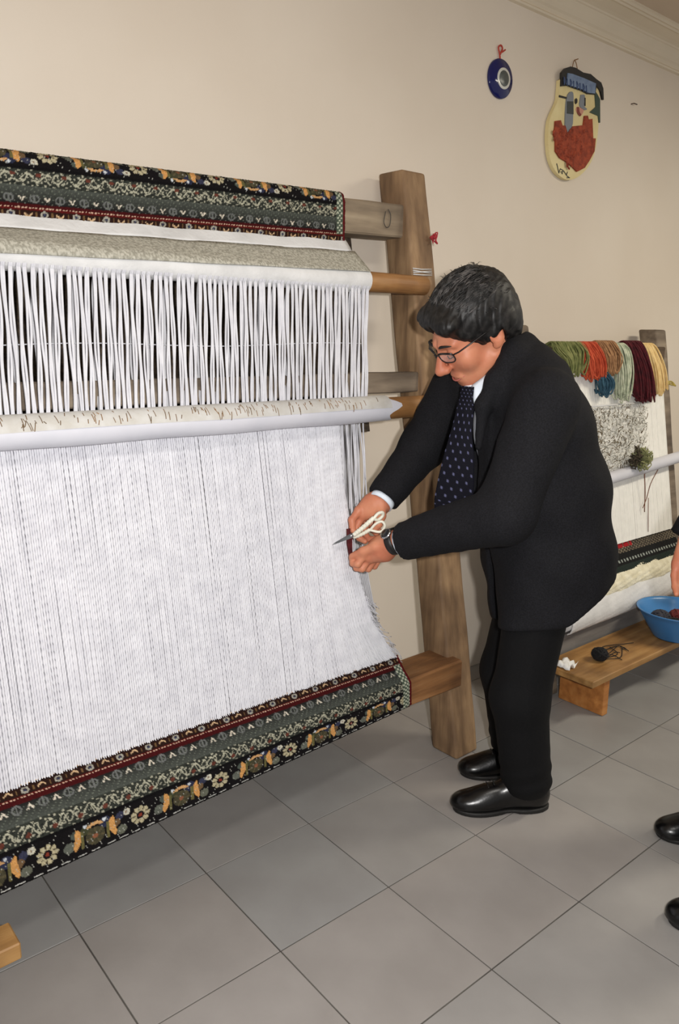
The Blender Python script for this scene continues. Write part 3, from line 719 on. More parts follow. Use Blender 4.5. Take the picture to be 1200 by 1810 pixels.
strip_px('collar', [((828,674,-.03),(838,684,-.05)),((822,682,-.03),(832,692,-.05)),((818,690,-.03),(826,702,-.05))], M_SHIRT, shirt_o, .003)
def tie_cols(n, k):
    i, j = np.meshgrid(np.arange(n), np.arange(k), indexing='ij'); c = np.zeros((n*k,3)); c[:] = srgb(9,9,20)
    dot = ((i % 6 < 2) & ((j + (i//6 % 2)*3) % 6 < 1)).ravel(); c[dot] = srgb(96,98,130); return c
tie_mat = knots_mat('navy_dotted_silk', .75); tie_mat.node_tree.nodes['Principled BSDF'].inputs['Specular IOR Level'].default_value = .15
strip_px('necktie', [((816,682,-.070),(838,684,-.088)),((814,700,-.072),(836,702,-.092)),((808,722,-.078),(838,724,-.10)),((798,760,-.085),(834,764,-.11)),((786,800,-.09),(838,806,-.122)),((776,840,-.09),(838,848,-.127)),((768,880,-.09),(836,888,-.127)),((768,900,-.09),(828,908,-.122)),((790,930,-.10),(794,931,-.104))], tie_mat, man, .004, tie_cols)
def ring_at(c, ax, r, w, th, sq=1.0, n=36):
    u, w2 = frame_of(nrm(ax)); ax = nrm(ax); v = []
    for k in range(n):
        a = 2*math.pi*k/n; e = math.cos(a)*u+math.sin(a)*w2*sq
        for rr, h in ((r,-w/2),(r+th,-w/2),(r+th,w/2),(r,w/2)): v.append(c+e*rr+ax*h)
    f = [(i*4+q, ((i+1)%n)*4+q, ((i+1)%n)*4+(q+1)%4, i*4+(q+1)%4) for i in range(n) for q in range(4)]; return np.array(v), f
v, f = ring_at(wrR+(wrR-elR)*.03, wrR-elR, .034, .018, .004); mesh_obj('shirt_cuff', v, f, M_SHIRT, shirt_o)
v, f = ring_at(wrL+(wrL-elL)*.01, wrL-elL, .037, .010, .004); mesh_obj('shirt_cuff', v, f, M_SHIRT, shirt_o)
# wristwatch on the near wrist
WC = V(696,957,DL-.030); wax = nrm(V(680,962,DL-.01)-WC)
v, f = ring_at(WC-wax*.004, wax, .0345, .022, .0035); watch = mesh_obj('wristwatch', v, f, mat('black_watch_strap', srgb(16,15,16), rough=.5), man)
wn = nrm(UPV*.55 - FW*.8); wn = nrm(wn-wax*(wn@wax)); wc = WC-wax*.004+wn*.0375
def disc_at(c, n, r, h, k=28):
    u, w = frame_of(n); v = [c+(math.cos(2*math.pi*i/k)*u+math.sin(2*math.pi*i/k)*w)*r+n*z for z in (0,h) for i in range(k)]
    return np.array(v), [tuple(range(k))[::-1], tuple(range(k,2*k))]+[(i,(i+1)%k,k+(i+1)%k,k+i) for i in range(k)]
v, f = disc_at(wc, wn, .0165, .006); mesh_obj('watch_case', v, f, mat('watch_steel', srgb(190,192,196), rough=.25, metal=1.0), watch)
v, f = disc_at(wc+wn*.006, wn, .0135, .0008); mesh_obj('watch_dial', v, f, mat('watch_dial', srgb(24,26,32), rough=.2), watch)
# glasses, eyebrows, lips
M_FRAME = mat('black_spectacle_frame', srgb(14,13,14), rough=.3)
gp = []
for s in (-1, 1):
    lens = []
    for k in range(28):
        a = 2*math.pi*k/28; cx = math.copysign(abs(math.cos(a))**.7, math.cos(a))*.0245; cz = math.copysign(abs(math.sin(a))**.7, math.sin(a))*.0135
        lens.append(hw(s*.034+cx, .1065-abs(s*.034+cx)**2*4.5, .003+cz))
    gp.append(tube(np.array(lens+lens[:2]), .0015*HS, 6, cap=False))
    gp.append(tube([hw(s*.058,.092,.010), hw(s*.071,.080,.012), hw(s*.080,.030,.012), hw(s*.083,-.012,.010)], .0018*HS, 6))
    gp.append(tube([hw(s*.012,.106,.012), hw(s*.034,.103,.0172), hw(s*.057,.092,.013)], .0024*HS, 6))
gp.append(tube([hw(-.011,.107,.008), hw(0,.111,.011), hw(.011,.107,.008)], .0018*HS, 6))
v, f = merge(gp); gl = mesh_obj('glasses', v, f, M_FRAME, man)
M_LENS = mat('spectacle_lens', (1,1,1), rough=.02); M_LENS.node_tree.nodes['Principled BSDF'].inputs['Alpha'].default_value = .10
for s in (-1, 1):
    pts = [hw(s*.034+math.cos(2*math.pi*k/20)*.023, .1060-abs(s*.034+math.cos(2*math.pi*k/20)*.023)**2*4.5, .003+math.sin(2*math.pi*k/20)*.0125) for k in range(20)]
    n0 = HA.T@np.array([0,1.0,0]); v = np.array(pts+[q-n0*.0012 for q in pts]); f = [tuple(range(20)), tuple(range(20,40))[::-1]]+[(i,(i+1)%20,20+(i+1)%20,20+i) for i in range(20)]
    mesh_obj('lens', v, f, M_LENS, gl)
    v, f = tube(bez(hw(s*.014,.098,.024), hw(s*.032,.096,.030), hw(s*.050,.082,.025), n=5), [.001,.003,.0038,.004,.004,.004,.0038,.0034,.003,.002,.001], 6)
    mesh_obj('eyebrow', v, f, M_HAIR, man)
    v, f = tube(bez(hw(s*.019,.0915,-.002), hw(s*.031,.0940,-.006), hw(s*.044,.0885,-.001), n=5), .0012*HS, 5); mesh_obj('eyelash', v, f, M_HAIR, man)
v, f = tube(bez(hw(-.029,.084,-.0655), hw(-.013,.0985,-.0715), hw(0,.1015,-.073), hw(.013,.0985,-.0715), hw(.029,.084,-.0655), n=4), [.0010]+[.0026]*15+[.0010], 8)
mesh_obj('lips', v, f, mat('lip_skin', srgb(184,104,92), rough=.45), man)
# strands of hair lying over the crown
hs = []
for i in range(520):
    a = rng.uniform(-1.25, 1.25); y0 = rng.uniform(-.085, .055); pts = []
    x0 = .078*math.sin(a)
    base = np.array([x0, y0, .04+.09*math.cos(a)]); dirv = np.array([-.35*math.copysign(1, x0)*rng.uniform(-.6,1), rng.uniform(.2,1.0), 0])
    for t in np.linspace(0, 1, 6):
        q = base+dirv*.06*t; e = q-np.array([0,-.018,.040]); k = np.linalg.norm(e/np.array([.083,.106,.094]))
        q = np.array([0,-.018,.040])+e/k*(1.022+.018*math.sin(t*3)); pts.append(hw(*q))
    if pts[-1] is not None and (hl(np.array([pts[-1]]))[0][1]*.8-hl(np.array([pts[-1]]))[0][2]*.6) < .034:
        hs.append(tube(pts, np.array([.0004,.0009,.0010,.0009,.0007,.0003])*1.2, 4))
for i in range(200):
    a = rng.uniform(-1.5, 1.5); y0 = rng.uniform(-.10, .06); c = np.array([0,-.018,.040]); e = nrm(np.array([math.sin(a)*1.0, y0*9, math.cos(a)])); q0 = c+e*np.array([.086,.108,.095])*.97; dd = nrm(e*.5+np.array([rng.normal(0,.5), rng.normal(.25,.5), rng.normal(-.1,.4)])); L = rng.uniform(.008,.020)
    q1 = q0+dd*L*.6+e*.003; q2 = q0+dd*L-e*.002
    if (q2[1]*.8-q2[2]*.6) < .036: hs.append(tube([hw(*q0), hw(*q1), hw(*q2)], [.0008,.0006,.0002], 4))
v, f = merge(hs); tag(mesh_obj('hair_strand', v, f, mat('grey_hair_strand', srgb(16,15,15), srgb(96,92,90), scale=50, rough=.5, lo=.46, hi=.72), man), kind='stuff')

# ------------------------------------------------------------------ scissors and yarn in the hands
M_STEEL = mat('dark_blade_steel', srgb(40,42,44), srgb(58,60,62), scale=40, rough=.5, metal=.5)
M_WPL = mat('white_ribbed_handle', srgb(232,230,214), srgb(222,220,204), scale=30, rough=.45)
DS = 2.178
sc = thing('scissors', V(621,948,DS), 'pair of scissors with white ribbed handles held at the warp edge', 'scissors')
def sv(px, py, d=0.0): return V(px, py, DS+d)
for k, (tip, w0) in enumerate((((587,963.5), (624,943)), ((589,961), (623,951)))):
    d = .0015*(2*k-1); a, b = np.array([621,947.]), np.array(tip); t = nrm(b-a); n = np.array([-t[1], t[0]])*(1 if k else -1)
    poly = [a-t*3+n*.5, a-t*3+n*3.2, a+n*4.0, (a+b)/2+n*2.2, b+n*.3, b-n*.3, (a+b)/2-n*.8, a-n*1.5]
    P = [sv(q[0], q[1], d) for q in poly]; Q = [q+FW*.0016 for q in P]; m = len(P)
    mesh_obj('blade', np.array(P+Q), [tuple(range(m)), tuple(range(m,2*m))[::-1]]+[(i,(i+1)%m,m+(i+1)%m,m+i) for i in range(m)], M_STEEL, sc, False)
v, f = disc_at(sv(621,947,-.004), -FW, .0042, .002); mesh_obj('pivot_screw', v, f, mat('screw_steel', srgb(200,200,204), rough=.2, metal=1), sc)
def handle(pts, loop, r):
    P = [sv(*q) for q in pts]; v1 = tube(bez(*P, n=6), r, 10)
    L = np.array([sv(*q) for q in loop]); L = bez(*L, L[0], n=6); v2 = tube(L, r*.75, 8, cap=False)
    parts = [v1, v2]; path = bez(*P, n=6)
    for i in range(3, len(path)-2, 2):
        v3 = ring_at(path[i], path[i+1]-path[i-1], r*1.02, .0018, .0009); parts.append(v3)
    v, f = merge(parts); mesh_obj('handle', v, f, M_WPL, sc)
handle([(625,946,-.004),(636,937,-.008),(650,925,-.014),(661,915,-.016)], [(660,917,-.016),(668,908,-.016),(676,906,-.012),(676,912,-.006),(668,919,-.008)], .0064)
handle([(625,950,.004),(640,944,-.004),(654,936,-.012)], [(654,937,-.012),(664,926,-.020),(675,922,-.024),(680,930,-.020),(672,940,-.012)], .0052)
M_MAROON = mat('maroon_yarn', srgb(70,16,22), srgb(104,30,34), scale=60, rough=.95)
yb = thing('yarn_tuft', V(619,985,2.20), 'small maroon yarn tuft pinched between the hands at the warp edge', 'yarn')
yc = []
for i in range(40):
    a = rng.normal(0, 2.4, 2); yc.append(tube([V(618+a[0], 936+a[1]*.6, 2.197+rng.normal(0,.003)), V(617.5+a[0]*.9, 960, 2.197+rng.normal(0,.004)), V(620+a[0]*.5, 984, 2.199)], .0014, 5))
v, f = merge(yc); tag(mesh_obj('strand', v, f, M_MAROON, yb), kind='stuff')

# ------------------------------------------------------------------ second loom
FY2 = -.286
def fy2(z): return FY2 + SL*z
def LO(px, py, off=0.0):
    """pixel -> point on the looms' leaning front plane, moved out by off"""
    d = ray(px, py); t = (FY2-off-(CAM[1]-SL*CAM[2]))/(d[1]-SL*d[2]); return CAM+t*d
loom2 = thing('carpet_loom', (2.40, fy2(0)+.05, 0), 'smaller leaning loom hung with coloured yarn skeins behind the low bench', 'loom')
post(2.866, .09, 1.407, .09, loom2, M_POSTG, 11, FY2); post(1.844, .09, 1.407, .09, loom2, M_POSTG, 12, FY2)
v, f = box((1.807, fy2(1.31)-.030, 1.2575), (0,.09,0), (0,0,.073), (1.07,0,0), .005, cuts=14); mesh_obj('upper_beam', wobble(v,.002,7,13), f, mat('dark_beam_wood', srgb(66,52,40), srgb(98,80,62), scale=8, stretch=(.5,4,4), rough=.8, bump=.3), loom2, False)
v, f = box((1.923, -.278, .142), (0,.09,0), (0,0,.092), (1.15,0,0), .005, cuts=14); mesh_obj('lower_beam', wobble(v,.002,7,14), f, M_STONE, loom2, False)
# white warp
ns = 150; zs = np.linspace(1.3236, .514, 24); P = np.zeros((ns, 24, 3)); sx = 2.861-np.arange(ns)*.0065
P[:,:,0] = sx[:,None]+rng.normal(0,.0005,ns)[:,None]; P[:,:,1] = fy2(zs)[None,:]-.012+rng.normal(0,.0006,ns)[:,None]; P[:,:,2] = zs
M_WARP2 = mat('cream_cotton_warp', srgb(234,232,226), srgb(240,238,232), scale=30, rough=.9, spec=.2)
v, F = cords(P, .0034, 5); tag(mesh_obj('warp', v, F, M_WARP2, loom2), kind='stuff')
P2 = P.copy(); P2[:,:,0] += .003; P2[:,:,1] += .012; v, F = cords(P2, .0034, 4); tag(mesh_obj('warp', v, F, M_WARP2, loom2), kind='stuff')
# heddle rod with white sleeve, sagging to one side
pa, pb = LO(1010,866,.045), LO(1215,803,.045)
path = np.array([pa+(pb-pa)*t for t in np.linspace(0,1.15,24)]); v, f = tube(path, .026, 14); mesh_obj('heddle_rod', v, f, M_SLEEVE, loom2)
# knotted heddle net above the rod
hn = []
for i in range(1500):
    px = rng.uniform(1010, 1144); py = rng.uniform(718, 838)-(px-1085)*.1; 
    if py < 716: continue
    c = LO(px, py, .030+rng.uniform(0,.012)); a = rng.uniform(0, 6.28); L = rng.uniform(.005,.016); e = np.array([math.cos(a), rng.normal(0,.3), math.sin(a)])*L
    hn.append((c, e, i))
M_NET = [mat('heddle_thread_%s' % n, srgb(*c), rough=.9) for n, c in (('white',(226,224,216)),('grey',(150,148,138)),('brown',(110,94,70)))]
for k in range(3):
    v, f = merge([tube([c-e, c+np.array([0,-.003,.003]), c+e], .0015, 4) for c, e, i in hn if (0 if i%5 < 3 else (1 if i%5 == 3 else 2)) == k])
    tag(mesh_obj('heddle_loop', v, f, M_NET[k], loom2), kind='stuff')
v, f = tube([LO(1000,722,.035), LO(1146,711,.035)], .004, 8); mesh_obj('heddle_string', v, f, M_CLOTH, loom2)
# carpet begun at the bottom
def prof2(x): return [(-.194,.517),(-.213,.4795),(-.242,.4355),(-.260,.408)]
def carpet2():
    xs = np.arange(1.954, 2.887, .003); q = np.array(prof2(0)); L = np.concatenate([[0], np.cumsum(np.hypot(*np.diff(q, axis=0).T))]); st = np.arange(0, L[-1], .003); n, m = len(xs), len(st)
    X, S = np.meshgrid(xs, st, indexing='ij'); X = X.ravel(); S = S.ravel()
    c = np.zeros((n*m,3)); c[:] = srgb(30,30,30); t = S < .050; c[t] = srgb(84,76,66); c[t & (np.sin(X*330)*np.sin(S*300+X*40) > .1)] = srgb(44,40,38); c[t & (np.sin(X*260+1)*np.sin(S*420) > .6)] = srgb(150,140,118)
    c[(S < .030) & (X < 2.525) & (X > 2.227) & (np.sin(X*140) > -.9)] = srgb(160,36,42); c[(S > .075) & (S < .090) & (np.sin(X*2*np.pi/.022) > .2)] = srgb(150,156,150); c[S > .1] = srgb(40,48,44)
    P = np.stack([X, np.interp(S, L, q[:,0]), np.interp(S, L, q[:,1])], 1)+rng.normal(0,.0008,(n*m,3)); idx = np.arange(n*m).reshape(n,m)
    F = np.stack([idx[:-1,:-1], idx[:-1,1:], idx[1:,1:], idx[1:,:-1]], -1).reshape(-1,4); o = mesh_obj('carpet', P, F, M_KNOT, loom2, True, cols=c)
    sm = o.modifiers.new('thickness','SOLIDIFY'); sm.thickness = .012
carpet2()
# cream fleece strip and white cloth roll below it
def cloth_strip(name, pts, x0, x1, m, amp, seed, th):
    q = bez(*[(0,a,b) for a, b in pts], n=6)[:,1:]; xs = np.linspace(x0, x1, 70); n = len(q); P = []
    for x in xs:
        for k, (y, z) in enumerate(q): P.append((x, y+amp*math.sin(x*31+k*.9+seed)*math.sin(x*13+k), z+amp*.7*math.sin(x*47+k*1.3)))
    idx = np.arange(70*n).reshape(70,n); F = np.stack([idx[:-1,:-1], idx[:-1,1:], idx[1:,1:], idx[1:,:-1]], -1).reshape(-1,4)
    o = mesh_obj(name, P, F, m, loom2, True); sm = o.modifiers.new('thickness','SOLIDIFY'); sm.thickness = th; sm.offset = 0
M_CREAM = mat('cream_fleece', srgb(236,230,206), srgb(216,208,180), scale=30, rough=.95, bump=.8, bscale=120)
cloth_strip('fleece_strip', [(-.242,.4187),(-.2706,.390),(-.282,.359),(-.278,.327)], 1.965, 2.96, M_CREAM, .004, 1, .01)
cloth_strip('white_cloth', [(-.278,.356),(-.299,.3275),(-.3115,.291),(-.305,.255),(-.288,.2405)], 1.954, 2.730, M_CLOTH, .0012, 2, .004)
xs = np.linspace(1.954, 2.94, 20); v, f = tube(np.stack([xs, np.full(20,-.257), np.full(20,.289)], 1), .047, 20); mesh_obj('cloth_roll', v, f, M_CLOTH, loom2)
v, f = tube([(1.946,-.257,.289),(1.962,-.257,.289)], .028, 16); mesh_obj('roll_core', v, f, M_BENCHT, loom2)
# thread hanging from the tuft
hang = [tube(bez(LO(1139,834,.05), LO(1140,870,.04), LO(1139,905,.03), n=6), .0022, 5), tube(bez(LO(1163,830,.05), LO(1150,855,.04), LO(1143,880,.03), LO(1136,898,.03), n=6), .0018, 5), tube([LO(1146,880,.02), LO(1145.5,940,.02)], .0015, 5)]
v, f = merge(hang); mesh_obj('hanging_thread', v, f, mat('brown_wool_thread', srgb(120,80,62), rough=.9), loom2)
# skeins over the upper beam
def skein(name, top, bot, hw_t, hw_b, c1, c2, label, n=70, curl=.01, off=.045, cat='yarn skein', grp='yarn skeins hanging on the second loom'):
    a = LO(*top, off); b = LO(*bot, off); t0 = thing(name, (b[0], b[1], b[2]), label, cat, grp); parts = []
    for i in range(n):
        u = rng.uniform(-1, 1); w = rng.normal(0, .010); e = rng.uniform(.86, 1.0)
        p0 = a+np.array([u*hw_t, .055+w*.3, -.012]); p1 = a+np.array([u*hw_t, .012+w*.3, .012]); p2 = a+np.array([u*hw_t*1.0, -.012+w, -.02])
        lx = u*(hw_t*.4+hw_b*.6)+curl*math.sin(i); p3 = a*(.5)+b*.5+np.array([lx, -.016+w*1.2, 0]); q = a*(1-e)+b*e
        p4 = q+np.array([u*hw_b+rng.normal(0,curl*.4), -.008+w, rng.normal(0,.006)]); p5 = p4+np.array([rng.normal(0,.008), .012, rng.uniform(.0,.03)])
        parts.append(tube(bez(p0,p1,p2,p3,p4,p5,n=4), rng.uniform(.0022,.0034), 5))
    v, f = merge(parts); o = mesh_obj('strand', v, f, mat(name+'_'+label.split()[0]+'_wool', srgb(*c1), srgb(*c2), scale=45, rough=.95), t0); tag(o, kind='stuff'); return t0
skein('yarn_skein', (1003,610), (1010,660), .095, .040, (98,106,58), (136,138,86), 'olive green yarn skein hanging from the second loom beam', 80)
skein('yarn_skein', (1040,610), (1050,668), .060, .060, (176,66,40), (206,92,58), 'bright orange-red yarn skein looped on the second loom', 110, .014)
skein('yarn_skein', (1071,608), (1076,662), .060, .040, (136,98,66), (176,134,94), 'tan brown mixed yarn skein hanging beside the orange one', 70, .016)
skein('yarn_skein', (1096,612), (1098,704), .045, .030, (158,168,142), (206,210,186), 'pale green yarn skein hanging between tan and dark red ones', 60, .012)
skein('yarn_skein', (1118,608), (1138,706), .058, .066, (60,10,20), (92,18,30), 'long dark red yarn skein hanging on the second loom', 170, .006)
skein('yarn_skein', (1146,612), (1162,694), .040, .046, (220,188,126), (236,208,150), 'pale yellow yarn skein hanging next to the loom post', 90, .008)
skein('yarn_skein', (1062,655), (1066,698), .040, .028, (34,66,84), (58,96,116), 'small teal blue yarn skein below the orange one', 40, .014)
# fuzzy olive tuft on the heddle rod
ot = LO(1133,812,.085); yt = thing('yarn_tuft', ot-np.array([0,0,.045]), 'fuzzy olive and dark brown yarn tuft on the white heddle rod', 'yarn'); pr = {0: [], 1: []}
for i in range(170):
    d0 = nrm(rng.normal(0,1,3)); a = ot+d0*rng.uniform(.01,.03)*np.array([1.4,.7,1]); b = ot+d0*rng.uniform(.035,.055)*np.array([1.5,.7,1]); m = (a+b)/2+rng.normal(0,.012,3)
    pr[1 if d0[0] < -.45 else 0].append(tube(bez(a,m,b,n=3), .0022, 4))
for k, c in ((0, ((118,122,78),(156,156,112))), (1, ((50,44,36),(76,66,50)))):
    v, f = merge(pr[k]); tag(mesh_obj('strand', v, f, mat('tuft_wool_%s' % ('olive','brown')[k], srgb(*c[0]), srgb(*c[1]), scale=40, rough=.95), yt), kind='stuff')
# string around the right post
v, f = merge([tube(bez(LO(1176,676,.05), LO(1186,674+k*3,.02), LO(1194,682,.012), n=4), .003, 5) for k in range(3)]); mesh_obj('yellow_string', v, f, mat('yellow_string', srgb(176,156,70), rough=.9), loom2)

# ------------------------------------------------------------------ benches and what lies on them
def bench(name, x0, x1, y0, y1, zt, th, legs, label):
    t = thing(name, ((x0+x1)/2, (y0+y1)/2, 0), label, 'bench')
    v, f = box((x0,y0,zt-th), (0,y1-y0,0), (0,0,th), (x1-x0,0,0), .003, cuts=8); mesh_obj('seat', wobble(v,.0012,9,5), f, M_BENCHT, t, False)
    for lx, lw in legs:
        v, f = box((lx,y0+.012,0), (lw,0,0), (0,y1-y0-.03,0), (0,0,zt-th), .003, cuts=5); v = wobble(v,.0015,12,lx); v[:,2] = np.clip(v[:,2], .0003, zt-th); mesh_obj('leg', v, f, M_BENCH, t, False)
    return t
bench('wooden_bench', 1.80, 3.30, -.512, -.290, .170, .026, ((1.90,.034),(3.1,.034)), 'low orange-brown wooden bench in front of the smaller loom')
b1 = bench('wooden_bench', -1.35, -.165, -.478, -.404, .170, .038, ((-.40,.06),(-1.2,.06)), 'short low plank bench under the large loom carpet')
b1.children[0].data.materials[0] = M_BENCH
# blue bowl
M_BOWL = mat('blue_plastic', srgb(58,118,178), srgb(72,134,192), scale=4, rough=.3, spec=.5)
bc0 = np.array([2.45,-.470,.1705])
prof_b = [(.0,.003),(.075,.003),(.080,.0),(.085,.006),(.112,.050),(.138,.094),(.147,.112),(.155,.117),(.156,.121),(.150,.121),(.142,.112),(.133,.094),(.108,.052),(.080,.010),(.0,.009)]
v, f = lathe(prof_b, bc0, 56); bowl = mesh_obj('plastic_bowl', v, f, M_BOWL, None, True, base=bc0)
tag(bowl, 'blue plastic bowl full of dark yarn on the bench', 'bowl')
def yarn_ball(c, r, col1, col2, label, grp, sq=.8, n=26, loose=0):
    c = np.array(c, float); t = thing('yarn_ball', (c[0], c[1], c[2]-r*sq), label, 'yarn', grp); parts = []
    for i in range(n):
        a = nrm(rng.normal(0,1,3)); u, w = frame_of(a); an = np.linspace(0, 2*np.pi, 17); rr = r*rng.uniform(.82,.98)
        p = c+np.array([1,1,sq])*(np.cos(an)[:,None]*u*rr+np.sin(an)[:,None]*w*rr+a*r*rng.uniform(-.25,.25)); parts.append(tube(p, .0030, 5))
    v, f = merge(parts); m = mat('ball_wool_'+label.split()[0], srgb(*col1), srgb(*col2), scale=50, rough=.95)
    tag(mesh_obj('strand', v, f, m, t), kind='stuff')
    def core(p): return ell(p, c, (r*.85,r*.85,r*.85*sq))
    v, F = nets(core, c-r*1.2, c+r*1.2, r/7); mesh_obj('core', v, F, m, t)
    lo_ = []
    for i in range(loose):
        p0 = c+np.array([r*.8, rng.uniform(-.5,.5)*r, -r*sq*.6]); q = p0+np.array([rng.uniform(.04,.20), rng.uniform(-.05,.06), 0]); p0[2] = q[2] = c[2]-r*sq+.0025; mid = (p0+q)/2+np.array([rng.normal(0,.03), rng.normal(0,.03), 0]); q2 = q+np.array([rng.uniform(-.03,.05), rng.uniform(-.05,.02), 0])
        lo_.append(tube(bez(p0,mid,q,q2,n=6), .0016, 5))
    if lo_: v, f = merge(lo_); mesh_obj('loose_end', v, f, m, t)
    return t
g = 'yarn balls in the blue bowl'
yarn_ball(bc0+np.array([-.058,-.020,.066]), .040, (18,16,18), (34,30,32), 'black yarn ball in the blue bowl by its rim', g)
yarn_ball(bc0+np.array([.022,-.062,.064]), .040, (66,18,26), (96,34,40), 'dark maroon yarn ball in the blue bowl', g)
yarn_ball(bc0+np.array([-.012,.058,.066]), .040, (44,44,52), (70,70,78), 'dark grey yarn ball in the blue bowl', g)
yarn_ball(bc0+np.array([.056,.018,.066]), .040, (84,26,30), (120,48,46), 'reddish brown yarn ball in the blue bowl', g)
yarn_ball((1.985,-.418,.1705+.0265), .031, (14,14,16), (24,24,28), 'small black yarn ball with loose ends on the bench', None, .82, 26, 7)
# crumpled white paper on the bench corner
def paper():
    n = 6; P = []
    for i in range(n):
        for j in range(n):
            x = 1.808+.060*i/(n-1); y = -.405+.062*j/(n-1); r = rng.uniform(0,.004); P.append((x+rng.normal(0,.002), y+rng.normal(0,.002), .1725+.022*abs(math.sin(i*2.1)*math.cos(j*1.7))+r))
    idx = np.arange(n*n).reshape(n,n); F = np.stack([idx[:-1,:-1], idx[1:,:-1], idx[1:,1:], idx[:-1,1:]], -1).reshape(-1,4)
    o = mesh_obj('crumpled_paper', P, F, mat('white_paper', srgb(242,242,240), rough=.8), None, False); sm = o.modifiers.new('thickness','SOLIDIFY'); sm.thickness = .001; sm.offset = 1
    tag(o, 'crumpled white paper scrap on the corner of the bench', 'paper')
paper()

# ------------------------------------------------------------------ on the wall
def WP(px, py, off=0.0):
    d = ray(px, py); return CAM+d*((YW-off-CAM[1])/d[1])
WN = np.array([0,-1.0,0])
M_BLUE = mat('cobalt_glass', srgb(20,24,82), srgb(26,30,94), scale=6, rough=.12)
c0 = WP(882,140); ev = thing('evil_eye_charm', (c0[0], YW, c0[2]-.066), 'round cobalt blue evil eye charm hanging on the wall', 'wall charm')
def wdisc(c, rx, rz, y0, h, k=44, bev=0): 
    v = []; rings = [(1,0),(1,h*.6),(.96,h),(0.001,h)]
    for s, z in rings:
        for i in range(k): a = 2*math.pi*i/k; v.append((c[0]+rx*s*math.cos(a), YW-y0-z, c[2]+rz*s*math.sin(a)))
    f = [(r*k+i, r*k+(i+1)%k, (r+1)*k+(i+1)%k, (r+1)*k+i) for r in range(3) for i in range(k)]; return np.array(v), f
v, f = wdisc(c0, .066, .065, .001, .009); mesh_obj('glass_disc', v, f, M_BLUE, ev)
c1 = WP(886.5,140); v, f = wdisc(c1, .036, .035, .010, .0015); mesh_obj('white_ring', v, f, mat('white_glass', srgb(206,206,198), rough=.2), ev)
v, f = wdisc(c1, .026, .026, .0115, .0012); mesh_obj('pupil', v, f, mat('grey_glass', srgb(92,98,96), srgb(70,76,76), scale=40, rough=.25), ev)
v, f = merge([tube(bez(WP(884,106,.006), WP(883,95,.006), WP(881,84,.006), WP(885,80,.006), WP(888,86,.006), WP(884,96,.008), n=5), .003, 6), tube(bez(WP(884,94,.008), WP(889,91,.008), WP(893,88,.006), n=4), .0028, 6)])
mesh_obj('red_ribbon', v, f, mat('red_ribbon', srgb(176,62,48), rough=.7), ev)
pc = WP(1005,320); pl = thing('wall_plaque', (pc[0], YW, pc[2]), 'oval cream wall plaque with black hat, blue band and rough red-brown relief', 'plaque')
def pq(x, y): return (950+x/7.54, 90+y/7.54)
def wall_poly(name, pts, m, y0, th, parent, smooth=False, curve=True):
    P = [WP(*pq(*q)) for q in pts]
    if curve: P = [q for q in bez(*P, P[0], n=4)[:-1]]
    n = len(P); v = [np.array([q[0], YW-y0, q[2]]) for q in P]+[np.array([q[0], YW-y0-th, q[2]]) for q in P]
    bm = bmesh.new(); a = [bm.verts.new(q) for q in v[:n]]; b = [bm.verts.new(q) for q in v[n:]]
    bm.faces.new(a); top = bm.faces.new(b[::-1])
    for i in range(n): bm.faces.new((a[i], b[i], b[(i+1)%n], a[(i+1)%n]))
    bmesh.ops.recalc_face_normals(bm, faces=bm.faces); bmesh.ops.triangulate(bm, faces=[q for q in bm.faces if len(q.verts) > 4])
    vv, ff = from_bm(bm); return mesh_obj(name, vv, ff, m, parent, smooth)
M_PCREAM = mat('cream_clay', srgb(226,212,160), srgb(212,194,140), scale=9, rough=.5)
M_PBLK = mat('black_clay', srgb(24,24,26), rough=.5); M_PBLUE = mat('blue_clay', srgb(98,118,150), srgb(120,140,168), scale=40, rough=.5)
M_PGREY = mat('grey_clay', srgb(122,128,136), rough=.5); M_PGRN = mat('green_clay', srgb(50,70,60), rough=.5)
M_PRED = mat('red_brown_relief', srgb(118,44,24), srgb(170,74,44), scale=60, rough=.8, bump=1.0, bscale=120, lo=.3, hi=.7)
base = wall_poly('base', [(245,400),(232,560),(215,680),(130,870),(98,1000),(88,1200),(112,1430),(180,1600),(280,1700),(380,1728),(500,1680),(620,1560),(700,1400),(740,1200),(762,980),(775,700),(740,480),(560,380),(380,330)], M_PCREAM, .002, .016, pl)
hat = wall_poly('hat', [(245,490),(250,310),(300,250),(370,228),(440,245),(540,308),(640,328),(720,398),(780,440),(808,520),(814,670),(798,664),(775,560),(720,480),(700,600),(600,592),(520,548),(440,522),(330,482)], M_PBLK, .016, .008, pl, curve=False)
wall_poly('hat_band', [(325,318),(385,328),(540,385),(700,455),(690,588),(600,578),(520,535),(440,508),(310,468)], M_PBLUE, .024, .003, hat, curve=False)
bars = []
for k, x in enumerate(np.linspace(352, 650, 8)):
    y = 345+(x-352)*.36; a, b, c = WP(*pq(x,y+(8 if k%2 else 0)),.028), WP(*pq(x+4,y+105),.028), WP(*pq(x+22,y+50),.028)
    bars.append(tube([a,b], .0022, 5)); 
    if k%2 == 0: bars.append(tube([a,c,b], .0018, 5))
v, f = merge(bars); mesh_obj('band_lettering', v, f, mat('band_letter_blue', srgb(60,78,116), rough=.5), hat)
wall_poly('nose_strip', [(340,600),(375,560),(412,580),(416,700),(410,900),(400,1010),(330,1110),(305,1000),(318,700)], M_PGREY, .016, .006, pl)
wall_poly('dark_strip', [(328,690),(412,690),(412,860),(325,850)], mat('slate_clay', srgb(52,58,58), rough=.5), .0215, .002, pl, curve=False)
wall_poly('grey_strip', [(515,600),(570,610),(560,740),(600,790),(560,800),(500,740)], M_PGREY, .016, .005, pl)
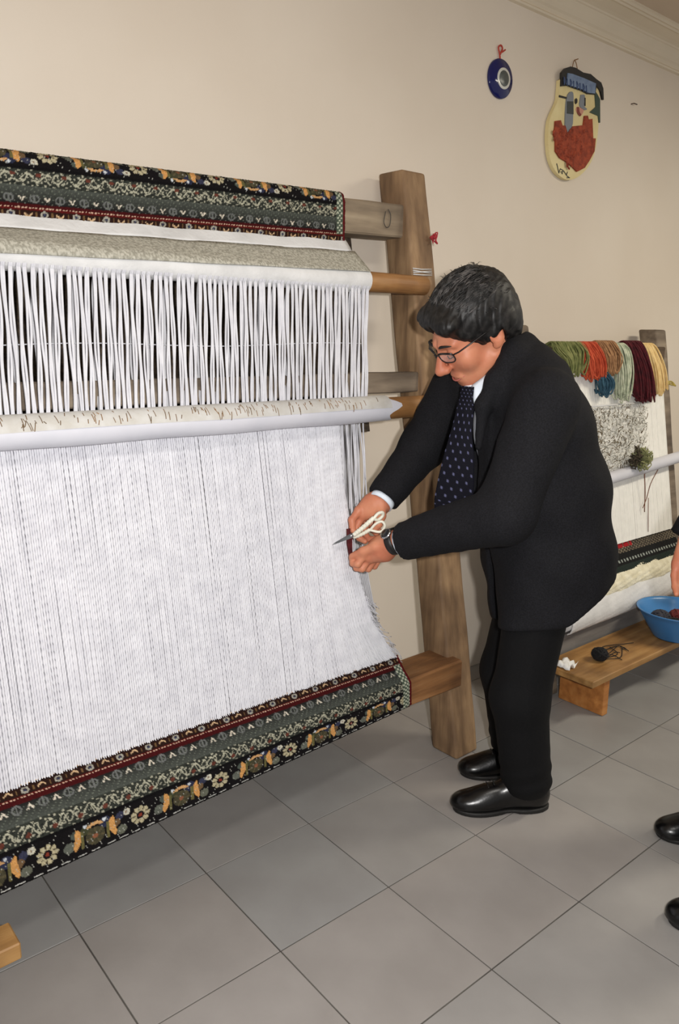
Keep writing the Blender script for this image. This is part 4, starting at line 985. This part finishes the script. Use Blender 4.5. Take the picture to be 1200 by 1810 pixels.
for pts in ([(440,660),(458,645),(472,665),(470,705),(450,725),(440,700)], [(562,640),(580,640),(580,750),(562,745)], [(230,605),(330,632),(328,655),(228,632)]): wall_poly('black_mark', pts, M_PBLK, .017, .004, pl, curve=False)
wall_poly('green_strip', [(700,540),(740,600),(772,660),(774,970),(758,970),(748,880),(635,832),(715,760)], M_PGRN, .0165, .005, pl, curve=False)
wall_poly('mouth', [(470,760),(510,770),(560,800),(520,880),(480,850),(455,800)], mat('pink_clay', srgb(196,140,120), rough=.5), .017, .003, pl)
wall_poly('mouth_mark', [(465,765),(490,765),(500,830),(520,860),(505,885),(470,840)], mat('dark_red_clay', srgb(120,50,40), rough=.5), .0195, .002, pl)
wall_poly('relief', [(170,950),(240,940),(262,1010),(300,1010),(330,1110),(400,1020),(480,1012),(545,1005),(560,880),(600,880),(612,930),(660,920),(672,1180),(706,1180),(690,1350),(620,1480),(560,1570),(460,1622),(400,1560),(300,1480),(230,1440),(172,1350),(172,1200),(146,1130),(165,1040)], M_PRED, .016, .009, pl, curve=False)
lum = []
def inpoly(x, y): return 180 < x < 680 and 1040 < y < 1580 and abs(x-430) < 215-max(0,(y-1280))*.62
for i in range(130):
    x, y = rng.uniform(180,680), rng.uniform(1040,1580)
    if inpoly(x, y):
        c = WP(*pq(x,y), .025); r = rng.uniform(.004,.009); lv, lf = lathe([(.001,r*.7),(r*.7,r*.5),(r,0)], (0,0,0), 7); lv = np.stack([lv[:,0], -lv[:,2], lv[:,1]], 1)+c; lum.append((lv, lf))
v, f = merge(lum); tag(mesh_obj('relief_lump', v, f, M_PRED, pl), kind='stuff')
sg = [tube([WP(*pq(*q),.0195) for q in st], .0016, 5) for st in ([(255,1500),(268,1550),(285,1630),(300,1580)], [(300,1570),(340,1590),(330,1640),(310,1610),(350,1600),(380,1650),(400,1610),(385,1660),(425,1690)], [(390,1690),(430,1690)])]
v, f = merge(sg); mesh_obj('signature', v, f, mat('signature_ink', srgb(56,60,64), rough=.6), pl)
v, f = merge([tube(bez(WP(*pq(462,235),.012), WP(*pq(470,190),.008), WP(*pq(490,125),.006), WP(*pq(515,165),.008), WP(*pq(535,265),.012), n=5), .0016, 5), tube([WP(*pq(490,125),0), WP(*pq(545,105),.012)], .002, 6)])
mesh_obj('hanging_cord', v, f, mat('brown_cord', srgb(130,96,60), rough=.9), pl)
c = WP(1118,185); v, f = tube([c+np.array([-.012,0,0]), c+np.array([-.010,-.012,.001]), c+np.array([.012,-.014,0])], .0022, 6); nl = mesh_obj('wall_nail', v, f, mat('nail_steel', srgb(96,80,70), rough=.5, metal=.6), None)
tag(nl, 'small bent nail in the bare wall right of the plaque', 'nail')
# red thread on the loom post
c = np.array([1.340, fy(1.66)-.004, 1.668]); v, f = merge([tube(bez(c, c+np.array([rng.uniform(.006,.024), rng.uniform(-.02,.0), rng.uniform(-.02,.016)]), c+np.array([rng.uniform(.002,.02), -.012, rng.uniform(-.02,.016)]), n=4), .002, 5) for k in range(10)])
mesh_obj('red_thread', v, f, mat('red_wool_thread', srgb(170,48,56), rough=.9), loom)

# ------------------------------------------------------------------ the bystander at the edge of the picture
DB = nrm(np.array([-.77,.637,0])); RB = np.array([.637,.77,0]); OB = np.array([1.40,-1.205,0.0])
fR, fL = np.array([1.40,-.993,0]), np.array([1.112,-1.180,0])
def lw(f, s, r, z): return OB+DB*f+RB*s+ZV*z
bh = [lw(-.02,s*.10,0,.80) for s in (1,-1)]; bk = [f-DB*.17+ZV*.44 for f in (fR,fL)]; ba = [f-DB*.19+ZV*.08 for f in (fR,fL)]
bsh = [lw(-.02,s*.19,0,1.34) for s in (1,-1)]; w2 = V(1216,955,2.015); h2 = V(1208,1012,2.0); be = [w2*.5+bsh[0]*.5-DB*.06+RB*.03, lw(-.10,-.30,0,1.06)]; bw = [w2, lw(-.02,-.29,0,.82)]
bt = [(lw(-.02,0,0,.72),RB,DB,.19,.135),(lw(-.02,0,0,.95),RB,DB,.175,.125),(lw(-.02,0,0,1.2),RB,DB,.185,.12),(lw(-.02,0,0,1.34),RB,DB,.16,.085),(lw(-.01,0,0,1.42),RB,DB,.07,.06)]
hb = lw(.035,0,0,1.545)
def b_hand(p, w, t, s):
    ax = nrm(t-w); d = cap(p, w, t, .026, .034, RB, .7); q = np.cross(ax, RB); 
    for k in range(4):
        a = t+q*(.026-.017*k); d = smin(d, chain(p, [a, a+ax*.035+q*.0, a+ax*.062-RB*.012, a+ax*.075-RB*.026], (.0098,.0092,.0082,.007)), .005)
    return smin(d, chain(p, [w+(t-w)*.35+q*.022, w+(t-w)*.8+q*.040, t+ax*.02+q*.044], (.015,.0115,.0085)), .008)
def b_head(p):
    q = (p-hb)@np.array([RB,DB,ZV]).T; xs = np.stack([np.abs(q[:,0]), q[:,1], q[:,2]], 1)
    d = ell(q, (0,-.01,.03), (.073,.094,.083)); d = smin(d, ell(q, (0,.045,-.03), (.055,.048,.08)), .035); d = smin(d, ell(q, (0,.062,-.092), (.026,.028,.02)), .03)
    d = smin(d, cap(q, (0,.086,.01), (0,.104,-.03), .007, .012), .012); d = smin(d, ell(xs, (.076,-.01,-.005), (.008,.018,.03)), .006); d = smax(d, -ell(xs, (.031,.098,.006), (.018,.014,.011)), .01); d = smin(d, ell(q, (0,.090,-.070), (.022,.012,.010)), .008)
    return smin(d, cap(p, hb-ZV*.17, hb-ZV*.03-DB*.02, .058, .055), .02)
def b_inner(p):
    d = loft(p, [(c,a,b,max(r-.05,.03),max(s-.05,.03)) for c,a,b,r,s in bt], .05)
    for i in (0,1):
        for a, b, r0, r1 in ((bsh[i],be[i],.042,.036),(be[i],bw[i],.034,.026),(bh[i],bk[i],.065,.048),(bk[i],ba[i],.045,.034)): d = smin(d, cap(p,a,b,r0,r1), .03)
    return d
hL2 = bw[1]-ZV*.07+DB*.01
v, F = join_np([nets(b_inner, *bb(bh+bk+ba+bsh+be+bw, .14), .018), nets(b_head, *bb([hb,hb-ZV*.1], .14), .006), nets(lambda p: b_hand(p, w2, w2*.25+h2*.75, 1), *bb([w2,h2], .10), .003), nets(lambda p: b_hand(p, bw[1], hL2, -1), *bb([bw[1],hL2], .11), .004)])
by = mesh_obj('person', v, F, M_SKIN, None, True, base=OB); tag(by, 'standing person in dark suit cut off at the picture edge, hand near the blue bowl', 'person')
def b_jacket(p):
    d = smax(loft(p, bt, .05), .66-p[:,2], .006)+.003*vnoise(p*22, 31)
    for i in (0,1):
        a = smin(cap(p,bsh[i],be[i],.078,.062), cap(p,be[i],bw[i],.064,.050), .03); a = smax(a, plane(p,bw[i],bw[i]-be[i]), .004); d = smin(d, a, .02)
    return smax(d, -cap(p, lw(-.01,0,0,1.40), lw(0,0,0,1.6), .052, .07), .006)
v, F = nets(b_jacket, *bb(bsh+be+bw+[bt[0][0]], .22), .010); mesh_obj('suit_jacket', v, F, M_SUIT, by)
def b_trou(p):
    d = None
    for i in (0,1):
        e = smin(cap(p,bh[i],bk[i],.095,.075), cap(p,bk[i],ba[i],.074,.068), .03); d = e if d is None else smin(d, e, .015)
    return smax(d, .05-p[:,2], .005)
v, F = nets(b_trou, *bb(bh+bk+ba, .16), .010); mesh_obj('trousers', v, F, M_TROU, by)
def b_hair(p):
    q = (p-hb)@np.array([RB,DB,ZV]).T; d = ell(q, (0,-.018,.038), (.081,.103,.09)); return smax(smax(d, q[:,1]*.8-q[:,2]*.6-.03, .01), -(q[:,2]+.06), .01)+.002*vnoise(p*120, 41)
v, f = ring_at(lw(.012,0,0,1.415), ZV*.95+DB*.3, .060, .045, .004); mesh_obj('shirt_collar', v, f, M_SHIRT, by)
v, F = nets(b_hair, *bb([hb], .15), .007); mesh_obj('hair', v, F, M_HAIR, by)
for toe, s in ((fR,1),(fL,-1)):
    heel = toe-DB*.275; up, so = shoe_field(toe, heel, s); lo, hi = bb([toe,heel], .08); lo[2] = -.012; hi[2] = .16
    v, F = nets(up, lo, hi, .004); sh = mesh_obj('shoe', v, F, M_SHOE, by); v, F = nets(so, lo, hi, .004); mesh_obj('sole', v, F, M_SOLE, sh)
